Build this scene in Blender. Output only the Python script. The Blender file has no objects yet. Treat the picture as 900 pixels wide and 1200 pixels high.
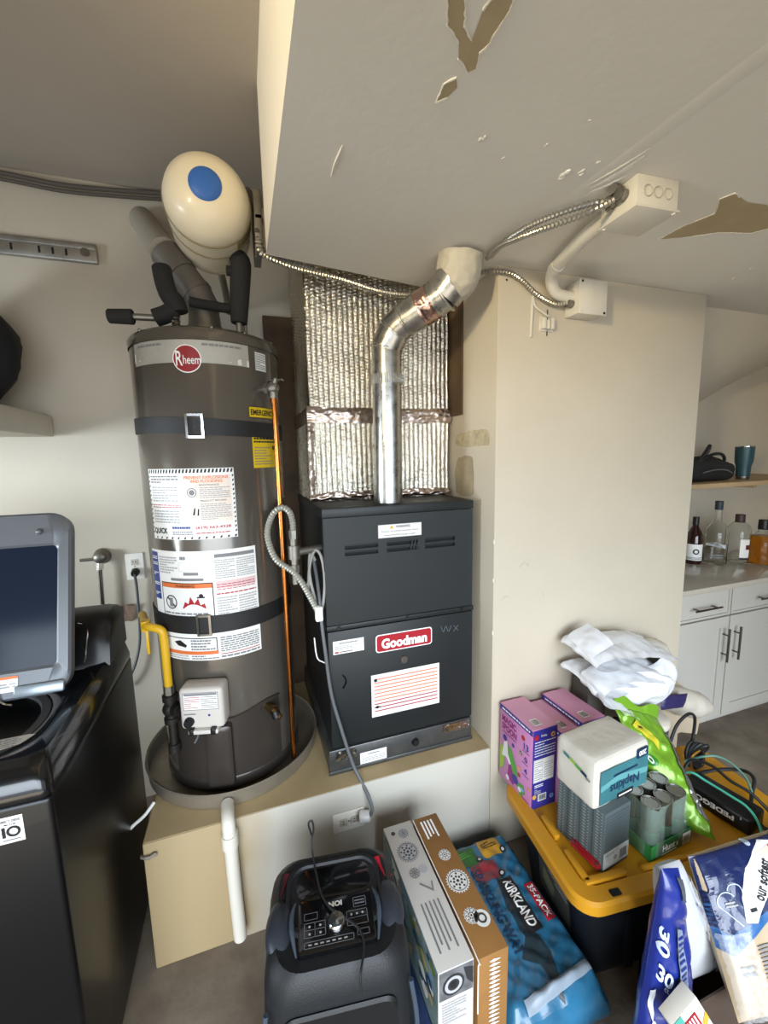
import bpy, bmesh, math, random
from mathutils import Vector, Matrix, noise
PI = math.pi
rng = random.Random(7)
sc = bpy.context.scene
COL = sc.collection

# ------------------------------------------------------------------ camera
EYE = Vector((0.0, 0.0, 1.644))
YAW, PITCH, ROLL, FPX = math.radians(18.4), math.radians(7.9), math.radians(-1.2), 487.0
fw = Vector((math.sin(YAW) * math.cos(PITCH), math.cos(YAW) * math.cos(PITCH), -math.sin(PITCH)))
rt0 = Vector((math.cos(YAW), -math.sin(YAW), 0))
up0 = rt0.cross(fw)
rt = rt0 * math.cos(ROLL) + up0 * math.sin(ROLL)
up = up0 * math.cos(ROLL) - rt0 * math.sin(ROLL)
cam = bpy.data.cameras.new('camera')
cam.sensor_fit = 'VERTICAL'
cam.sensor_height = 36.0
cam.lens = FPX / 1200.0 * 36.0
cam.clip_start = 0.02
cam_ob = bpy.data.objects.new('camera', cam)
COL.objects.link(cam_ob)
cam_ob.matrix_world = Matrix(((rt.x, up.x, -fw.x, EYE.x), (rt.y, up.y, -fw.y, EYE.y), (rt.z, up.z, -fw.z, EYE.z), (0, 0, 0, 1)))
sc.camera = cam_ob

# ------------------------------------------------------------------ world, daylight through the open garage door, exposure
sc.view_settings.view_transform = 'Standard'
sc.view_settings.look = 'None'
sc.view_settings.gamma = 1.0
sc.view_settings.use_curve_mapping = False
sc.view_settings.exposure = EXPOSURE = 0.24
world = bpy.data.worlds.new('world')
sc.world = world
world.use_nodes = True
world.node_tree.nodes['Background'].inputs[0].default_value = (0.62, 0.78, 1.0, 1)
world.node_tree.nodes['Background'].inputs[1].default_value = 1.2


def area_light(name, loc, target, sx, sy, power, color, spread=180):
    l = bpy.data.lights.new(name, 'AREA')
    l.shape = 'RECTANGLE'
    l.size, l.size_y = sx, sy
    l.energy = power
    l.color = color
    l.spread = math.radians(spread)
    o = bpy.data.objects.new(name, l)
    COL.objects.link(o)
    o.location = loc
    d = Vector(target) - Vector(loc)
    o.rotation_euler = d.to_track_quat('-Z', 'Y').to_euler()
    return o


# sky seen through the open door behind the camera, and the sunlit drive in front of it
area_light('door_daylight', (-1.4, -7.5, 3.6), (-0.1, 1.5, 0.9), 10.5, 6.6, 900, (0.82, 0.91, 1.0), 120)
# a window in the left wall, out of view
area_light('window_daylight', (-3.3, 0.7, 1.25), (-0.5, 2.1, 1.25), 1.0, 0.8, 22, (0.80, 0.91, 1.0), 75)
area_light('drive_bounce', (-0.2, -1.5, 0.03), (0.2, -0.6, 1.9), 4.4, 1.4, 60, (1.0, 0.85, 0.63), 180)


def spot_light(name, loc, target, power, color, size, blend, radius):
    l = bpy.data.lights.new(name, 'SPOT')
    l.energy, l.color = power, color
    l.spot_size, l.spot_blend, l.shadow_soft_size = math.radians(size), blend, radius
    o = bpy.data.objects.new(name, l)
    COL.objects.link(o)
    o.location = loc
    o.rotation_euler = (Vector(target) - Vector(loc)).to_track_quat('-Z', 'Y').to_euler()
    return o


# added warm spot at the left, its source unseen, aimed onto the side of the low ceiling and the tank
spot_light('warm_gleam', (-1.55, -0.6, 2.25), (0.10, 0.52, 2.52), 215, (1.0, 0.80, 0.48), 52, 0.9, 0.12)

# ------------------------------------------------------------------ materials
def lin(c):
    return c / 12.92 if c <= 0.04045 else ((c + 0.055) / 1.055) ** 2.4


def hexc(h):
    h = h.lstrip('#')
    return tuple(lin(int(h[i:i + 2], 16) / 255.0) for i in (0, 2, 4)) + (1.0,)


MATS = {}


def mat(name, color, rough=0.5, metal=0.0, var=0.0, scale=6.0, bump=0.0, bscale=60.0, trans=0.0, alpha=1.0, ior=1.45, coat=0.0, rvar=0.0, color2=None, aniso=None, sheen=0.0):
    if name in MATS:
        return MATS[name]
    m = bpy.data.materials.new(name)
    m.use_nodes = True
    nt = m.node_tree
    b = nt.nodes['Principled BSDF']
    c = hexc(color) if isinstance(color, str) else tuple(color) + (1.0,)
    b.inputs['Base Color'].default_value = c
    b.inputs['Roughness'].default_value = rough
    b.inputs['Metallic'].default_value = metal
    b.inputs['IOR'].default_value = ior
    b.inputs['Transmission Weight'].default_value = trans
    b.inputs['Alpha'].default_value = alpha
    b.inputs['Coat Weight'].default_value = coat
    b.inputs['Sheen Weight'].default_value = sheen
    tc = nt.nodes.new('ShaderNodeTexCoord')
    if var > 0 or color2:
        n = nt.nodes.new('ShaderNodeTexNoise')
        n.inputs['Scale'].default_value = scale
        n.inputs['Detail'].default_value = 6
        n.inputs['Roughness'].default_value = 0.6
        r = nt.nodes.new('ShaderNodeValToRGB')
        c2 = hexc(color2) if color2 else tuple(max(0.0, x * (1 - var)) for x in c[:3]) + (1,)
        r.color_ramp.elements[0].position = 0.32
        r.color_ramp.elements[1].position = 0.68
        r.color_ramp.elements[0].color = c2
        r.color_ramp.elements[1].color = c
        nt.links.new(tc.outputs['Object'], n.inputs['Vector'])
        nt.links.new(n.outputs['Fac'], r.inputs['Fac'])
        nt.links.new(r.outputs['Color'], b.inputs['Base Color'])
        if rvar:
            mr = nt.nodes.new('ShaderNodeMapRange')
            mr.inputs['To Min'].default_value = max(0, rough - rvar)
            mr.inputs['To Max'].default_value = min(1, rough + rvar)
            nt.links.new(n.outputs['Fac'], mr.inputs['Value'])
            nt.links.new(mr.outputs['Result'], b.inputs['Roughness'])
    if bump > 0:
        n2 = nt.nodes.new('ShaderNodeTexNoise')
        n2.inputs['Scale'].default_value = bscale
        n2.inputs['Detail'].default_value = 4
        bp = nt.nodes.new('ShaderNodeBump')
        bp.inputs['Strength'].default_value = bump
        bp.inputs['Distance'].default_value = 0.004
        nt.links.new(tc.outputs['Object'], n2.inputs['Vector'])
        nt.links.new(n2.outputs['Fac'], bp.inputs['Height'])
        nt.links.new(bp.outputs['Normal'], b.inputs['Normal'])
    MATS[name] = m
    return m


WALL = mat('wall_paint', '#c8bfae', 0.6, var=0.06, scale=3, bump=0.12, bscale=90)
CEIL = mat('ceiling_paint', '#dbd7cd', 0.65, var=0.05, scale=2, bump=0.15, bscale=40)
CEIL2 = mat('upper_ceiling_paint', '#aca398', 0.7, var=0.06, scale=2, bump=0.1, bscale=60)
CONC = mat('concrete', '#83786a', 0.7, var=0.3, scale=5, bump=0.25, bscale=70, color2='#5f5448')
PEEL = mat('bare_board', '#ab9a7a', 0.8, var=0.12, scale=14)
PEELEDGE = mat('paint_curl', '#dedacd', 0.6)
PLY = mat('stained_wood', '#5d4831', 0.7, var=0.5, scale=5, bump=0.2, bscale=30)
LINE = mat('dark_line', '#4d453a', 0.8)
BLACK = mat('black_plastic', '#141516', 0.42, var=0.15, scale=20)
GLOSSBLACK = mat('gloss_black', '#0c0d0f', 0.12, coat=0.5)
DEEP = mat('deep_black', '#050505', 0.7)
BLACKINK = mat('black_ink', '#1b1b1d', 0.6)
GREYINK = mat('grey_ink', '#7d7d7f', 0.6)
LGREYINK = mat('light_grey_ink', '#a9a9aa', 0.6)
PAPER = mat('white_label', '#e9e8e4', 0.45)
WHITEINK = mat('white_ink', '#f1f1ef', 0.45)
REDINK = mat('red_ink', '#a8202a', 0.45)
ORANGEINK = mat('orange_ink', '#d8713a', 0.5)
BLUEINK = mat('blue_ink', '#223b82', 0.45)
GALV = mat('galvanised_steel', '#b4b3ae', 0.33, 0.9, var=0.25, scale=18, rvar=0.12, bump=0.06, bscale=12)
STEEL = mat('brushed_steel', '#8d8a84', 0.3, 1.0)
DULLMETAL = mat('dull_metal', '#8b877e', 0.45, 0.85, var=0.2, scale=20)
CHROME = mat('chrome', '#c9cacc', 0.12, 1.0)
BRASS = mat('aged_brass', '#6f5a38', 0.4, 0.9, var=0.3, scale=20)
COPPER = mat('copper', '#c27a3e', 0.24, 1.0, var=0.3, scale=9)
WHITEPAINT = mat('painted_white', '#d9d4c7', 0.5, var=0.05, scale=10)
PVC = mat('white_pvc', '#d8d3c6', 0.4)
RUBBER = mat('black_rubber', '#1a1b1c', 0.5)
GREYCABLE = mat('grey_cable', '#5e6164', 0.45)


# ------------------------------------------------------------------ helpers
def finish(bm, name, mats, parent=None, smooth=38, props=None):
    me = bpy.data.meshes.new(name)
    bm.normal_update()
    bm.to_mesh(me)
    bm.free()
    if not isinstance(mats, (list, tuple)):
        mats = [mats]
    for m in mats:
        me.materials.append(m)
    if smooth:
        me.shade_smooth()
        me.set_sharp_from_angle(angle=math.radians(smooth))
    o = bpy.data.objects.new(name, me)
    COL.objects.link(o)
    if parent is not None:
        o.parent = parent
        o.matrix_parent_inverse = parent_world(parent).inverted()
    if props:
        for k, v in props.items():
            o[k] = v
    return o


def parent_world(p):
    m = p.matrix_basis.copy()
    while p.parent is not None:
        m = p.parent.matrix_basis @ p.matrix_parent_inverse @ m
        p = p.parent
    return m


def tag(o, label, cat, group=None):
    o['label'] = label
    o['category'] = cat
    if group:
        o['group'] = group
    return o


def thing(name, label, cat, loc=(0, 0, 0), group=None):
    o = bpy.data.objects.new(name, None)
    o.empty_display_size = 0.05
    COL.objects.link(o)
    o.location = loc
    return tag(o, label, cat, group)


def structure(o):
    o['kind'] = 'structure'
    return o


class B:
    """collects shapes into one bmesh; .M is a frame that new shapes go through"""

    def __init__(self, M=None):
        self.bm = bmesh.new()
        self.M = M or Matrix.Identity(4)

    def _merge(self, tmp, mi=0, M=None):
        T = self.M @ M if M is not None else self.M
        vm = {}
        for v in tmp.verts:
            vm[v] = self.bm.verts.new(T @ v.co)
        for f in tmp.faces:
            try:
                nf = self.bm.faces.new([vm[v] for v in f.verts])
                nf.material_index = mi
            except ValueError:
                pass
        tmp.free()

    def box(self, x0, x1, y0, y1, z0, z1, bev=0.0, seg=2, mi=0, M=None, cuts=0):
        t = bmesh.new()
        bmesh.ops.create_cube(t, size=1.0)
        for v in t.verts:
            v.co = Vector(((x0 + x1) / 2 + v.co.x * (x1 - x0), (y0 + y1) / 2 + v.co.y * (y1 - y0), (z0 + z1) / 2 + v.co.z * (z1 - z0)))
        if bev > 0:
            bmesh.ops.bevel(t, geom=list(t.edges), offset=bev, segments=seg, affect='EDGES', profile=0.5)
        if cuts:
            bmesh.ops.subdivide_edges(t, edges=list(t.edges), cuts=cuts, use_grid_fill=True)
        self._merge(t, mi, M)
        return self

    def rings(self, rings, cap0=True, cap1=True, mi=0, closed=False):
        vs = [[self.bm.verts.new(self.M @ Vector(p)) for p in r] for r in rings]
        n = len(vs[0])
        m = len(vs)
        for i in range(m if closed else m - 1):
            a, b = vs[i], vs[(i + 1) % m]
            for j in range(n):
                try:
                    f = self.bm.faces.new((a[j], a[(j + 1) % n], b[(j + 1) % n], b[j]))
                    f.material_index = mi
                except ValueError:
                    pass
        if not closed:
            if cap0:
                f = self.bm.faces.new(list(reversed(vs[0])))
                f.material_index = mi
            if cap1:
                f = self.bm.faces.new(vs[-1])
                f.material_index = mi
        return self

    def lathe(self, prof, seg=32, M=None, mi=0, cap0=True, cap1=True):
        """prof: (radius, height) from bottom up, about local Z"""
        T = M if M is not None else Matrix.Identity(4)
        rr = []
        for r, z in prof:
            r = max(r, 1e-5)
            rr.append([T @ Vector((r * math.cos(2 * PI * j / seg), r * math.sin(2 * PI * j / seg), z)) for j in range(seg)])
        return self.rings(rr, cap0, cap1, mi)

    def cyl(self, p0, p1, r0, r1=None, seg=20, mi=0, bev=0.0):
        r1 = r0 if r1 is None else r1
        M, L = axis(p0, p1)
        if bev:
            prof = [(r0 - bev, 0), (r0, bev), (r1, L - bev), (r1 - bev, L)]
        else:
            prof = [(r0, 0), (r1, L)]
        return self.lathe(prof, seg, M, mi)

    def tube(self, pts, r, seg=10, mi=0, sm=6, cap=True):
        """round bar along points; r number or list; sm: spline steps per span (0 = straight)"""
        P = [Vector(p) for p in pts]
        R = list(r) if isinstance(r, (list, tuple)) else [r] * len(P)
        if sm and len(P) > 2:
            P, R = spline(P, R, sm)
        return self.rings(tube_rings(P, R, seg), cap, cap, mi)

    def corrugated(self, pts, r, pitch=0.006, amp=0.16, seg=8, sm=10, mi=0):
        P = [Vector(p) for p in pts]
        P, _ = spline(P, [r] * len(P), sm)
        P = resample(P, pitch / 2)
        R = [r * (1 + (amp if i % 2 else -amp)) for i in range(len(P))]
        return self.rings(tube_rings(P, R, seg), True, True, mi)

    def prism(self, poly, y0, y1, bev=0.0, mi=0, M=None):
        """poly in (x, z), extruded along y"""
        t = bmesh.new()
        a = [t.verts.new((p[0], y0, p[1])) for p in poly]
        b = [t.verts.new((p[0], y1, p[1])) for p in poly]
        t.faces.new(a)
        t.faces.new(list(reversed(b)))
        n = len(poly)
        for i in range(n):
            t.faces.new((a[(i + 1) % n], a[i], b[i], b[(i + 1) % n]))
        bmesh.ops.recalc_face_normals(t, faces=list(t.faces))
        if bev:
            bmesh.ops.bevel(t, geom=list(t.edges), offset=bev, segments=2, affect='EDGES', profile=0.5)
        self._merge(t, mi, M)
        return self

    def sphere(self, c, r, seg=16, rings=10, mi=0, sc3=(1, 1, 1), M=None):
        t = bmesh.new()
        bmesh.ops.create_uvsphere(t, u_segments=seg, v_segments=rings, radius=r)
        for v in t.verts:
            v.co = Vector((v.co.x * sc3[0], v.co.y * sc3[1], v.co.z * sc3[2])) + Vector(c)
        self._merge(t, mi, M)
        return self

    def grid(self, fn, nu, nv, mi=0, closed_u=False):
        vs = [[self.bm.verts.new(self.M @ Vector(fn(i / (nu if closed_u else nu - 1), j / (nv - 1)))) for i in range(nu)] for j in range(nv)]
        for j in range(nv - 1):
            for i in range(nu if closed_u else nu - 1):
                k = (i + 1) % nu
                f = self.bm.faces.new((vs[j][i], vs[j][k], vs[j + 1][k], vs[j + 1][i]))
                f.material_index = mi
        return self

    def displace(self, fn):
        self.bm.normal_update()
        new = [(v, fn(v.co.copy(), v.normal.copy())) for v in self.bm.verts]
        for v, c in new:
            v.co = c
        return self

    def obj(self, name, mats, parent=None, smooth=38, **props):
        bmesh.ops.remove_doubles(self.bm, verts=list(self.bm.verts), dist=1e-6) if props.pop('weld', False) else None
        return finish(self.bm, name, mats, parent, smooth, props)


def axis(p0, p1):
    p0, p1 = Vector(p0), Vector(p1)
    d = p1 - p0
    q = d.to_track_quat('Z', 'Y')
    return Matrix.Translation(p0) @ q.to_matrix().to_4x4(), d.length


def spline(P, R, n):
    out, rr = [], []
    for i in range(len(P) - 1):
        p0, p1, p2, p3 = P[max(i - 1, 0)], P[i], P[i + 1], P[min(i + 2, len(P) - 1)]
        for k in range(n):
            t = k / n
            out.append(0.5 * ((2 * p1) + (p2 - p0) * t + (2 * p0 - 5 * p1 + 4 * p2 - p3) * t * t + (3 * p1 - p0 - 3 * p2 + p3) * t ** 3))
            rr.append(R[i] * (1 - t) + R[i + 1] * t)
    out.append(P[-1])
    rr.append(R[-1])
    return out, rr


def resample(P, step):
    out = [P[0].copy()]
    acc = 0.0
    for a, b in zip(P, P[1:]):
        L = (b - a).length
        d = step - acc
        while d <= L:
            out.append(a.lerp(b, d / L))
            d += step
        acc = (acc + L) % step
    return out


def tube_rings(P, R, seg):
    rr = []
    t0 = (P[1] - P[0]).normalized()
    n = t0.orthogonal().normalized()
    for i, p in enumerate(P):
        if i == 0:
            t = t0
        elif i == len(P) - 1:
            t = (P[i] - P[i - 1]).normalized()
        else:
            t = ((P[i + 1] - P[i]).normalized() + (P[i] - P[i - 1]).normalized())
            t = t.normalized() if t.length > 1e-6 else t0
        n = (n - t * n.dot(t))
        n = n.normalized() if n.length > 1e-6 else t.orthogonal().normalized()
        b = t.cross(n)
        s = 1.0
        if 0 < i < len(P) - 1:
            c = (P[i + 1] - P[i]).normalized().dot(t)
            s = 1.0 / max(c, 0.6)
        rr.append([p + (n * math.cos(2 * PI * k / seg) + b * math.sin(2 * PI * k / seg)) * R[i] for k in range(seg)])
    return rr


def rrect(x0, z0, x1, z1, r, n=5):
    """rounded rectangle outline, counter-clockwise"""
    out = []
    for cx, cz, a0 in ((x1 - r, z0 + r, -90), (x1 - r, z1 - r, 0), (x0 + r, z1 - r, 90), (x0 + r, z0 + r, 180)):
        for k in range(n + 1):
            a = math.radians(a0 + 90 * k / n)
            out.append((cx + r * math.cos(a), cz + r * math.sin(a)))
    return out


_TEXT = {}


def text_flat(s, bold=0.0):
    key = (s, bold)
    if key not in _TEXT:
        cu = bpy.data.curves.new('t', 'FONT')
        cu.body = s
        cu.size = 1.0
        cu.offset = bold
        cu.resolution_u = 3
        o = bpy.data.objects.new('t', cu)
        COL.objects.link(o)
        bpy.context.view_layer.update()
        me = bpy.data.meshes.new_from_object(o.evaluated_get(bpy.context.evaluated_depsgraph_get()))
        vs = [(v.co.x, v.co.y) for v in me.vertices]
        fs = [tuple(p.vertices) for p in me.polygons]
        bpy.data.objects.remove(o)
        bpy.data.curves.remove(cu)
        bpy.data.meshes.remove(me)
        x0 = min(v[0] for v in vs)
        x1 = max(v[0] for v in vs)
        y0 = min(v[1] for v in vs)
        y1 = max(v[1] for v in vs)
        _TEXT[key] = ([(v[0] - x0, v[1] - y0) for v in vs], fs, x1 - x0, y1 - y0)
    return _TEXT[key]


class Print:
    """flat print laid on a surface: fmap(u, v, h) gives the world point, h above the surface"""

    def __init__(self, fmap, du=None, sub=None):
        self.f = fmap if sub is None else (lambda u, v, h: Vector((u, v, h)))
        self.fmap = fmap
        self.du = du
        self.sub = sub
        self.bm = bmesh.new()
        self.mats = []

    def mi(self, m):
        if m not in self.mats:
            self.mats.append(m)
        return self.mats.index(m)

    def _face(self, pts, i, h):
        try:
            f = self.bm.faces.new([self.bm.verts.new(self.f(p[0], p[1], h)) for p in pts])
            f.material_index = i
        except ValueError:
            pass

    def rect(self, u0, v0, u1, v1, m, h=0.0006):
        i = self.mi(m)
        n = max(1, int(math.ceil(abs(u1 - u0) / self.du))) if self.du else 1
        for k in range(n):
            a = u0 + (u1 - u0) * k / n
            b = u0 + (u1 - u0) * (k + 1) / n
            self._face(((a, v0), (b, v0), (b, v1), (a, v1)), i, h)
        return self

    def frame(self, u0, v0, u1, v1, w, m, h=0.0012):
        self.rect(u0, v0, u1, v0 + w, m, h)
        self.rect(u0, v1 - w, u1, v1, m, h)
        self.rect(u0, v0, u0 + w, v1, m, h)
        self.rect(u1 - w, v0, u1, v1, m, h)
        return self

    def poly(self, pts, m, h=0.0012):
        self._face(pts, self.mi(m), h)
        return self

    def disc(self, cu, cv, r, m, h=0.0012, n=24, ru=None):
        ru = ru or r
        i = self.mi(m)
        pts = [(cu + ru * math.cos(2 * PI * k / n), cv + r * math.sin(2 * PI * k / n)) for k in range(n)]
        for k in range(n):
            self._face(((cu, cv), pts[k], pts[(k + 1) % n]), i, h)
        return self

    def ring(self, cu, cv, r0, r1, m, h=0.0014, n=28, a0=0, a1=360):
        i = self.mi(m)
        for k in range(n):
            a, b = math.radians(a0 + (a1 - a0) * k / n), math.radians(a0 + (a1 - a0) * (k + 1) / n)
            self._face(((cu + r0 * math.cos(a), cv + r0 * math.sin(a)), (cu + r1 * math.cos(a), cv + r1 * math.sin(a)), (cu + r1 * math.cos(b), cv + r1 * math.sin(b)), (cu + r0 * math.cos(b), cv + r0 * math.sin(b))), i, h)
        return self

    def text(self, s, u, v, height, m, h=0.0014, width=None, rot=0.0, bold=0.02, align='C', flip=False):
        vs, fs, w, hh = text_flat(s, bold)
        sy = height / hh
        sx = width / w if width else sy
        i = self.mi(m)
        c, sn = math.cos(math.radians(rot)), math.sin(math.radians(rot))
        off = {'C': w / 2, 'L': 0, 'R': w}[align]
        pts = []
        for x, y in vs:
            a, b = (x - off) * sx, (y - hh / 2) * sy
            if flip:
                b = -b
            pts.append((u + a * c - b * sn, v + a * sn + b * c))
        bv = [self.bm.verts.new(self.f(p[0], p[1], h)) for p in pts]
        for f in fs:
            try:
                nf = self.bm.faces.new([bv[k] for k in f])
                nf.material_index = i
            except ValueError:
                pass
        return self

    def words(self, u0, v0, u1, v1, rows, m, h=0.0012, fill=0.55, seed=1):
        """rows of tiny unreadable print"""
        r = random.Random(seed)
        dv = (v1 - v0) / rows
        W = u1 - u0
        for k in range(rows):
            va = v1 - (k + 1) * dv + dv * (1 - fill) / 2
            u = u0
            end = u1 if r.random() < 0.7 else u0 + W * r.uniform(0.4, 0.95)
            while u < end - 1e-6:
                w = min(W * r.uniform(0.06, 0.16), end - u)
                self.rect(u, va, u + w, va + dv * fill, m, h)
                u += w + W * 0.018
        return self

    def obj(self, name, parent=None, **props):
        if self.sub:
            for _ in range(5):
                es = [e for e in self.bm.edges if (e.verts[0].co - e.verts[1].co).length > self.sub]
                if not es:
                    break
                bmesh.ops.subdivide_edges(self.bm, edges=es, cuts=1)
                bmesh.ops.triangulate(self.bm, faces=[f for f in self.bm.faces if len(f.verts) > 4])
            for v in self.bm.verts:
                v.co = self.fmap(v.co.x, v.co.y, v.co.z)
        return finish(self.bm, name, self.mats, parent, 0, props)


def plane_map(o, U, V):
    o, U, V = Vector(o), Vector(U).normalized(), Vector(V).normalized()
    N = U.cross(V)
    return lambda u, v, h: o + U * u + V * v + N * h


def cyl_map(cx, cy, R):
    return lambda u, v, h: Vector((cx + (R + h) * math.sin(u / R), cy - (R + h) * math.cos(u / R), v))


def rotz(deg, c):
    return Matrix.Translation(c) @ Matrix.Rotation(math.radians(deg), 4, 'Z') @ Matrix.Translation(-Vector(c))


def crease(p, s, amp, seed=0.0):
    """soft folds: ridged noise plus cell creases"""
    q = Vector((p[0] * s + seed, p[1] * s + seed * 0.7, p[2] * s - seed))
    a = 1 - abs(noise.noise(q)) * 2
    b = noise.noise(q * 2.3 + Vector((5, 1, 2)))
    d = noise.voronoi(q * 1.4)[0]
    return amp * (0.55 * a + 0.3 * b + 0.5 * (d[1] - d[0]))


# ------------------------------------------------------------------ the setting
YB, YF = 2.12, 1.32          # back wall, face of the platform and column
ZC, ZS = 2.76, 2.28          # upper ceiling on the left, low ceiling on the right
XL, XR, YR = -3.4, 3.9, -1.0
structure(B().box(XL - .1, XR + .1, -4.5, YB + .1, -0.1, 0).obj('floor', CONC, smooth=0))
wall_back = structure(B().box(XL - .1, XR + .1, YB, YB + .12, 0, ZC + .1).obj('wall_back', WALL, smooth=0))
structure(B().box(XL - .12, XL, -4.5, YB, 0, ZC + .1).obj('wall_left', WALL, smooth=0))
structure(B().box(XR, XR + .12, -4.5, YB, 0, ZC + .1).obj('wall_right', WALL, smooth=0))
structure(B().box(XL, -3.2, YR - .12, YR, 0, ZC).box(2.3, XR, YR - .12, YR, 0, ZC).box(XL, XR, YR - .12, YR, 1.95, ZC).obj('wall_front', WALL, smooth=0))
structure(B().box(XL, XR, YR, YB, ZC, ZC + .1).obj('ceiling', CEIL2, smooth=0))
_poly = [(0.11, YR), (XR, YR), (XR, YB), (0.872, YB), (0.872, 1.60), (0.11, 1.46)]
soffit = structure(B().rings([[(x, y, z) for x, y in _poly] for z in (ZS, ZC)]).obj('ceiling_soffit', CEIL, smooth=0))
COLW = mat('wall_paint_darkened', '#bfb5a2', 0.6, var=0.06, scale=3, bump=0.12, bscale=90)  # same paint as the walls, darkened to offset stronger light on the column
column = structure(B().box(0.872, 1.89, YF, YB, 0, ZS, bev=0.004).obj('wall_column', COLW, smooth=30))
PLINTH = mat('platform_paint_shaded', '#cfc9bb', 0.6, bump=0.15, bscale=50)
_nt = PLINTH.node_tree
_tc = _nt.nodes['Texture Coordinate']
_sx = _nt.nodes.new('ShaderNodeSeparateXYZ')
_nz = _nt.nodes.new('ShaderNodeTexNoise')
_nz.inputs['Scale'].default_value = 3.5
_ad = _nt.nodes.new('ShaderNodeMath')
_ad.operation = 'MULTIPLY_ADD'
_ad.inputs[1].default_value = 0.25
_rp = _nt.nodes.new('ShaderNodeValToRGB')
_rp.color_ramp.elements[0].position, _rp.color_ramp.elements[0].color = 0.02, hexc('#a08c69')  # tan left end: shade beside the washer put into the colour
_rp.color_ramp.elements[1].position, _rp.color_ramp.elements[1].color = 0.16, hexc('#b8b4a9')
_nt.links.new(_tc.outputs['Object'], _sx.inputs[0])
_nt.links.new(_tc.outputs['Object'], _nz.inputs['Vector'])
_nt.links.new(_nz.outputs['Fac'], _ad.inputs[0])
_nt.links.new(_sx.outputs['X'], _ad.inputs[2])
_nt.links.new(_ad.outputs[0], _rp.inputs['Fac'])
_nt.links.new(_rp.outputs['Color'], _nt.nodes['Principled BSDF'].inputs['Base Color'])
PLINTHTOP = mat('plinth_top_paint', '#b5a079', 0.6, var=.15, scale=5, bump=.15, bscale=50)
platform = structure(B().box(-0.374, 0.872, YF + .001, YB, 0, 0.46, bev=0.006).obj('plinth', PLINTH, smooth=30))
B().box(-0.369, 0.871, YF + .006, YB - .002, 0.4595, 0.4608).obj('painted_top', PLINTHTOP, platform, smooth=0)
# sloping underside of the stairs over the counter niche
def slope(i, j):
    a_ = Vector((1.89 + 1.72 * i, 1.43, ZS + .001))
    b_ = Vector((1.89 + 1.72 * i, YB - .001, 1.345 + .93 * i))
    return a_.lerp(b_, j)


structure(B().grid(slope, 24, 12).grid(lambda i, j: slope(1 - i, j) + Vector((0, 0, .03)), 24, 12).obj('ceiling_slope', WALL, smooth=60))
# dark boards inside the furnace recess
B().box(0.125, 0.868, YB - .03, YB, 0.46, 2.29).obj('back_board', PLY, wall_back, smooth=0)
B().box(0.864, 0.872, 1.56, 2.0, 1.80, ZS - .01).obj('bare_board', PLY, column, smooth=0)
for y0, y1, z0, z1, nm, m in ((1.36, 1.62, 1.665, 1.73, 'tape_patch', mat('old_tape', '#c6b898', 0.6, var=0.35, scale=30)), (1.47, 1.62, 1.46, 1.63, 'stain_patch', mat('damp_stain', '#b3a385', 0.7, var=0.3, scale=12))):
    pr = Print(lambda u, v, h: Vector((0.872 - h, u, v)))
    n_ = 28
    pr.poly([((y0 + y1) / 2 + (y1 - y0) * .5 * (abs(math.cos(t)) ** .5) * (1 if math.cos(t) > 0 else -1) + .012 * noise.noise(Vector((t * 3, z0, 0))), (z0 + z1) / 2 + (z1 - z0) * .5 * (abs(math.sin(t)) ** .5) * (1 if math.sin(t) > 0 else -1) + .010 * noise.noise(Vector((t * 4, z1, 2)))) for t in [2 * PI * k / n_ for k in range(n_)]], m, .0008)
    pr.obj(nm, column)


# peeled paint on the low ceiling: bare board where the paint came away, with lifted white rims
def patch(pts, name='peeled_patch'):
    pr = Print(lambda u, v, h: Vector((u, v, ZS - h)))
    pr.poly(pts, PEEL, 0.0008)
    o = pr.obj(name, soffit)
    b = B()
    n = len(pts)
    for i in range(n):
        a, c = Vector((*pts[i], 0)), Vector((*pts[(i + 1) % n], 0))
        L = (c - a).length
        if rng.random() < 0.75:
            k = max(2, int(L / 0.006))
            line = [a.lerp(c, t / k) + Vector((rng.uniform(-.0012, .0012), rng.uniform(-.0012, .0012), ZS - 0.0008)) for t in range(k + 1)]
            b.tube(line, [rng.uniform(0.0008, 0.0024) for _ in line], seg=4, sm=0)
    b.obj('lifted_paint', PEELEDGE, o, smooth=60)


patch([(.309, .605), (.331, .645), (.361, .665), (.373, .688), (.4, .706), (.41, .696), (.401, .67), (.407, .654), (.408, .598), (.40, .56), (.374, .57), (.371, .612), (.379, .657), (.357, .639), (.335, .60), (.33, .57)])
patch([(.376, .777), (.371, .737), (.386, .72), (.397, .737), (.391, .759)])
patch([(1.249, 1.032), (1.247, .958), (1.269, .884), (1.209, .834), (1.222, .804), (1.25, .812), (1.298, .823), (1.365, .815), (1.472, .825), (1.62, .83), (1.60, .90), (1.514, .886), (1.489, .927), (1.394, .949), (1.311, 1.004)])
for x, y, r in ((.754, .873, .011), (.784, .854, .007), (.794, .816, .005), (.644, .807, .004), (.681, .73, .003), (.58, .866, .003), (.852, .998, .006), (1.812, 1.172, .006), (1.78, 1.10, .005), (.504, .83, .006)):
    b = B()
    for k in range(3):
        b.sphere((x + rng.uniform(-r, r) * .7, y + rng.uniform(-r, r), ZS), r * .6, 8, 6, sc3=(1.1, 1.5, .6))
    b.displace(lambda c, n: c + n * noise.noise(c * 160) * .002)
    b.obj('paint_chip', PEELEDGE, soffit)
b = B()
for x0, y0, x1, y1 in ((.831, .895, .865, .75), (.845, .90, .88, .80), (.853, .88, .875, .77), (.862, .905, .895, .83)):
    b.tube([(x0, y0, ZS), ((x0 + x1) / 2 + .003, (y0 + y1) / 2, ZS), (x1, y1, ZS)], [.001, .003, .001], 5)
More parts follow.
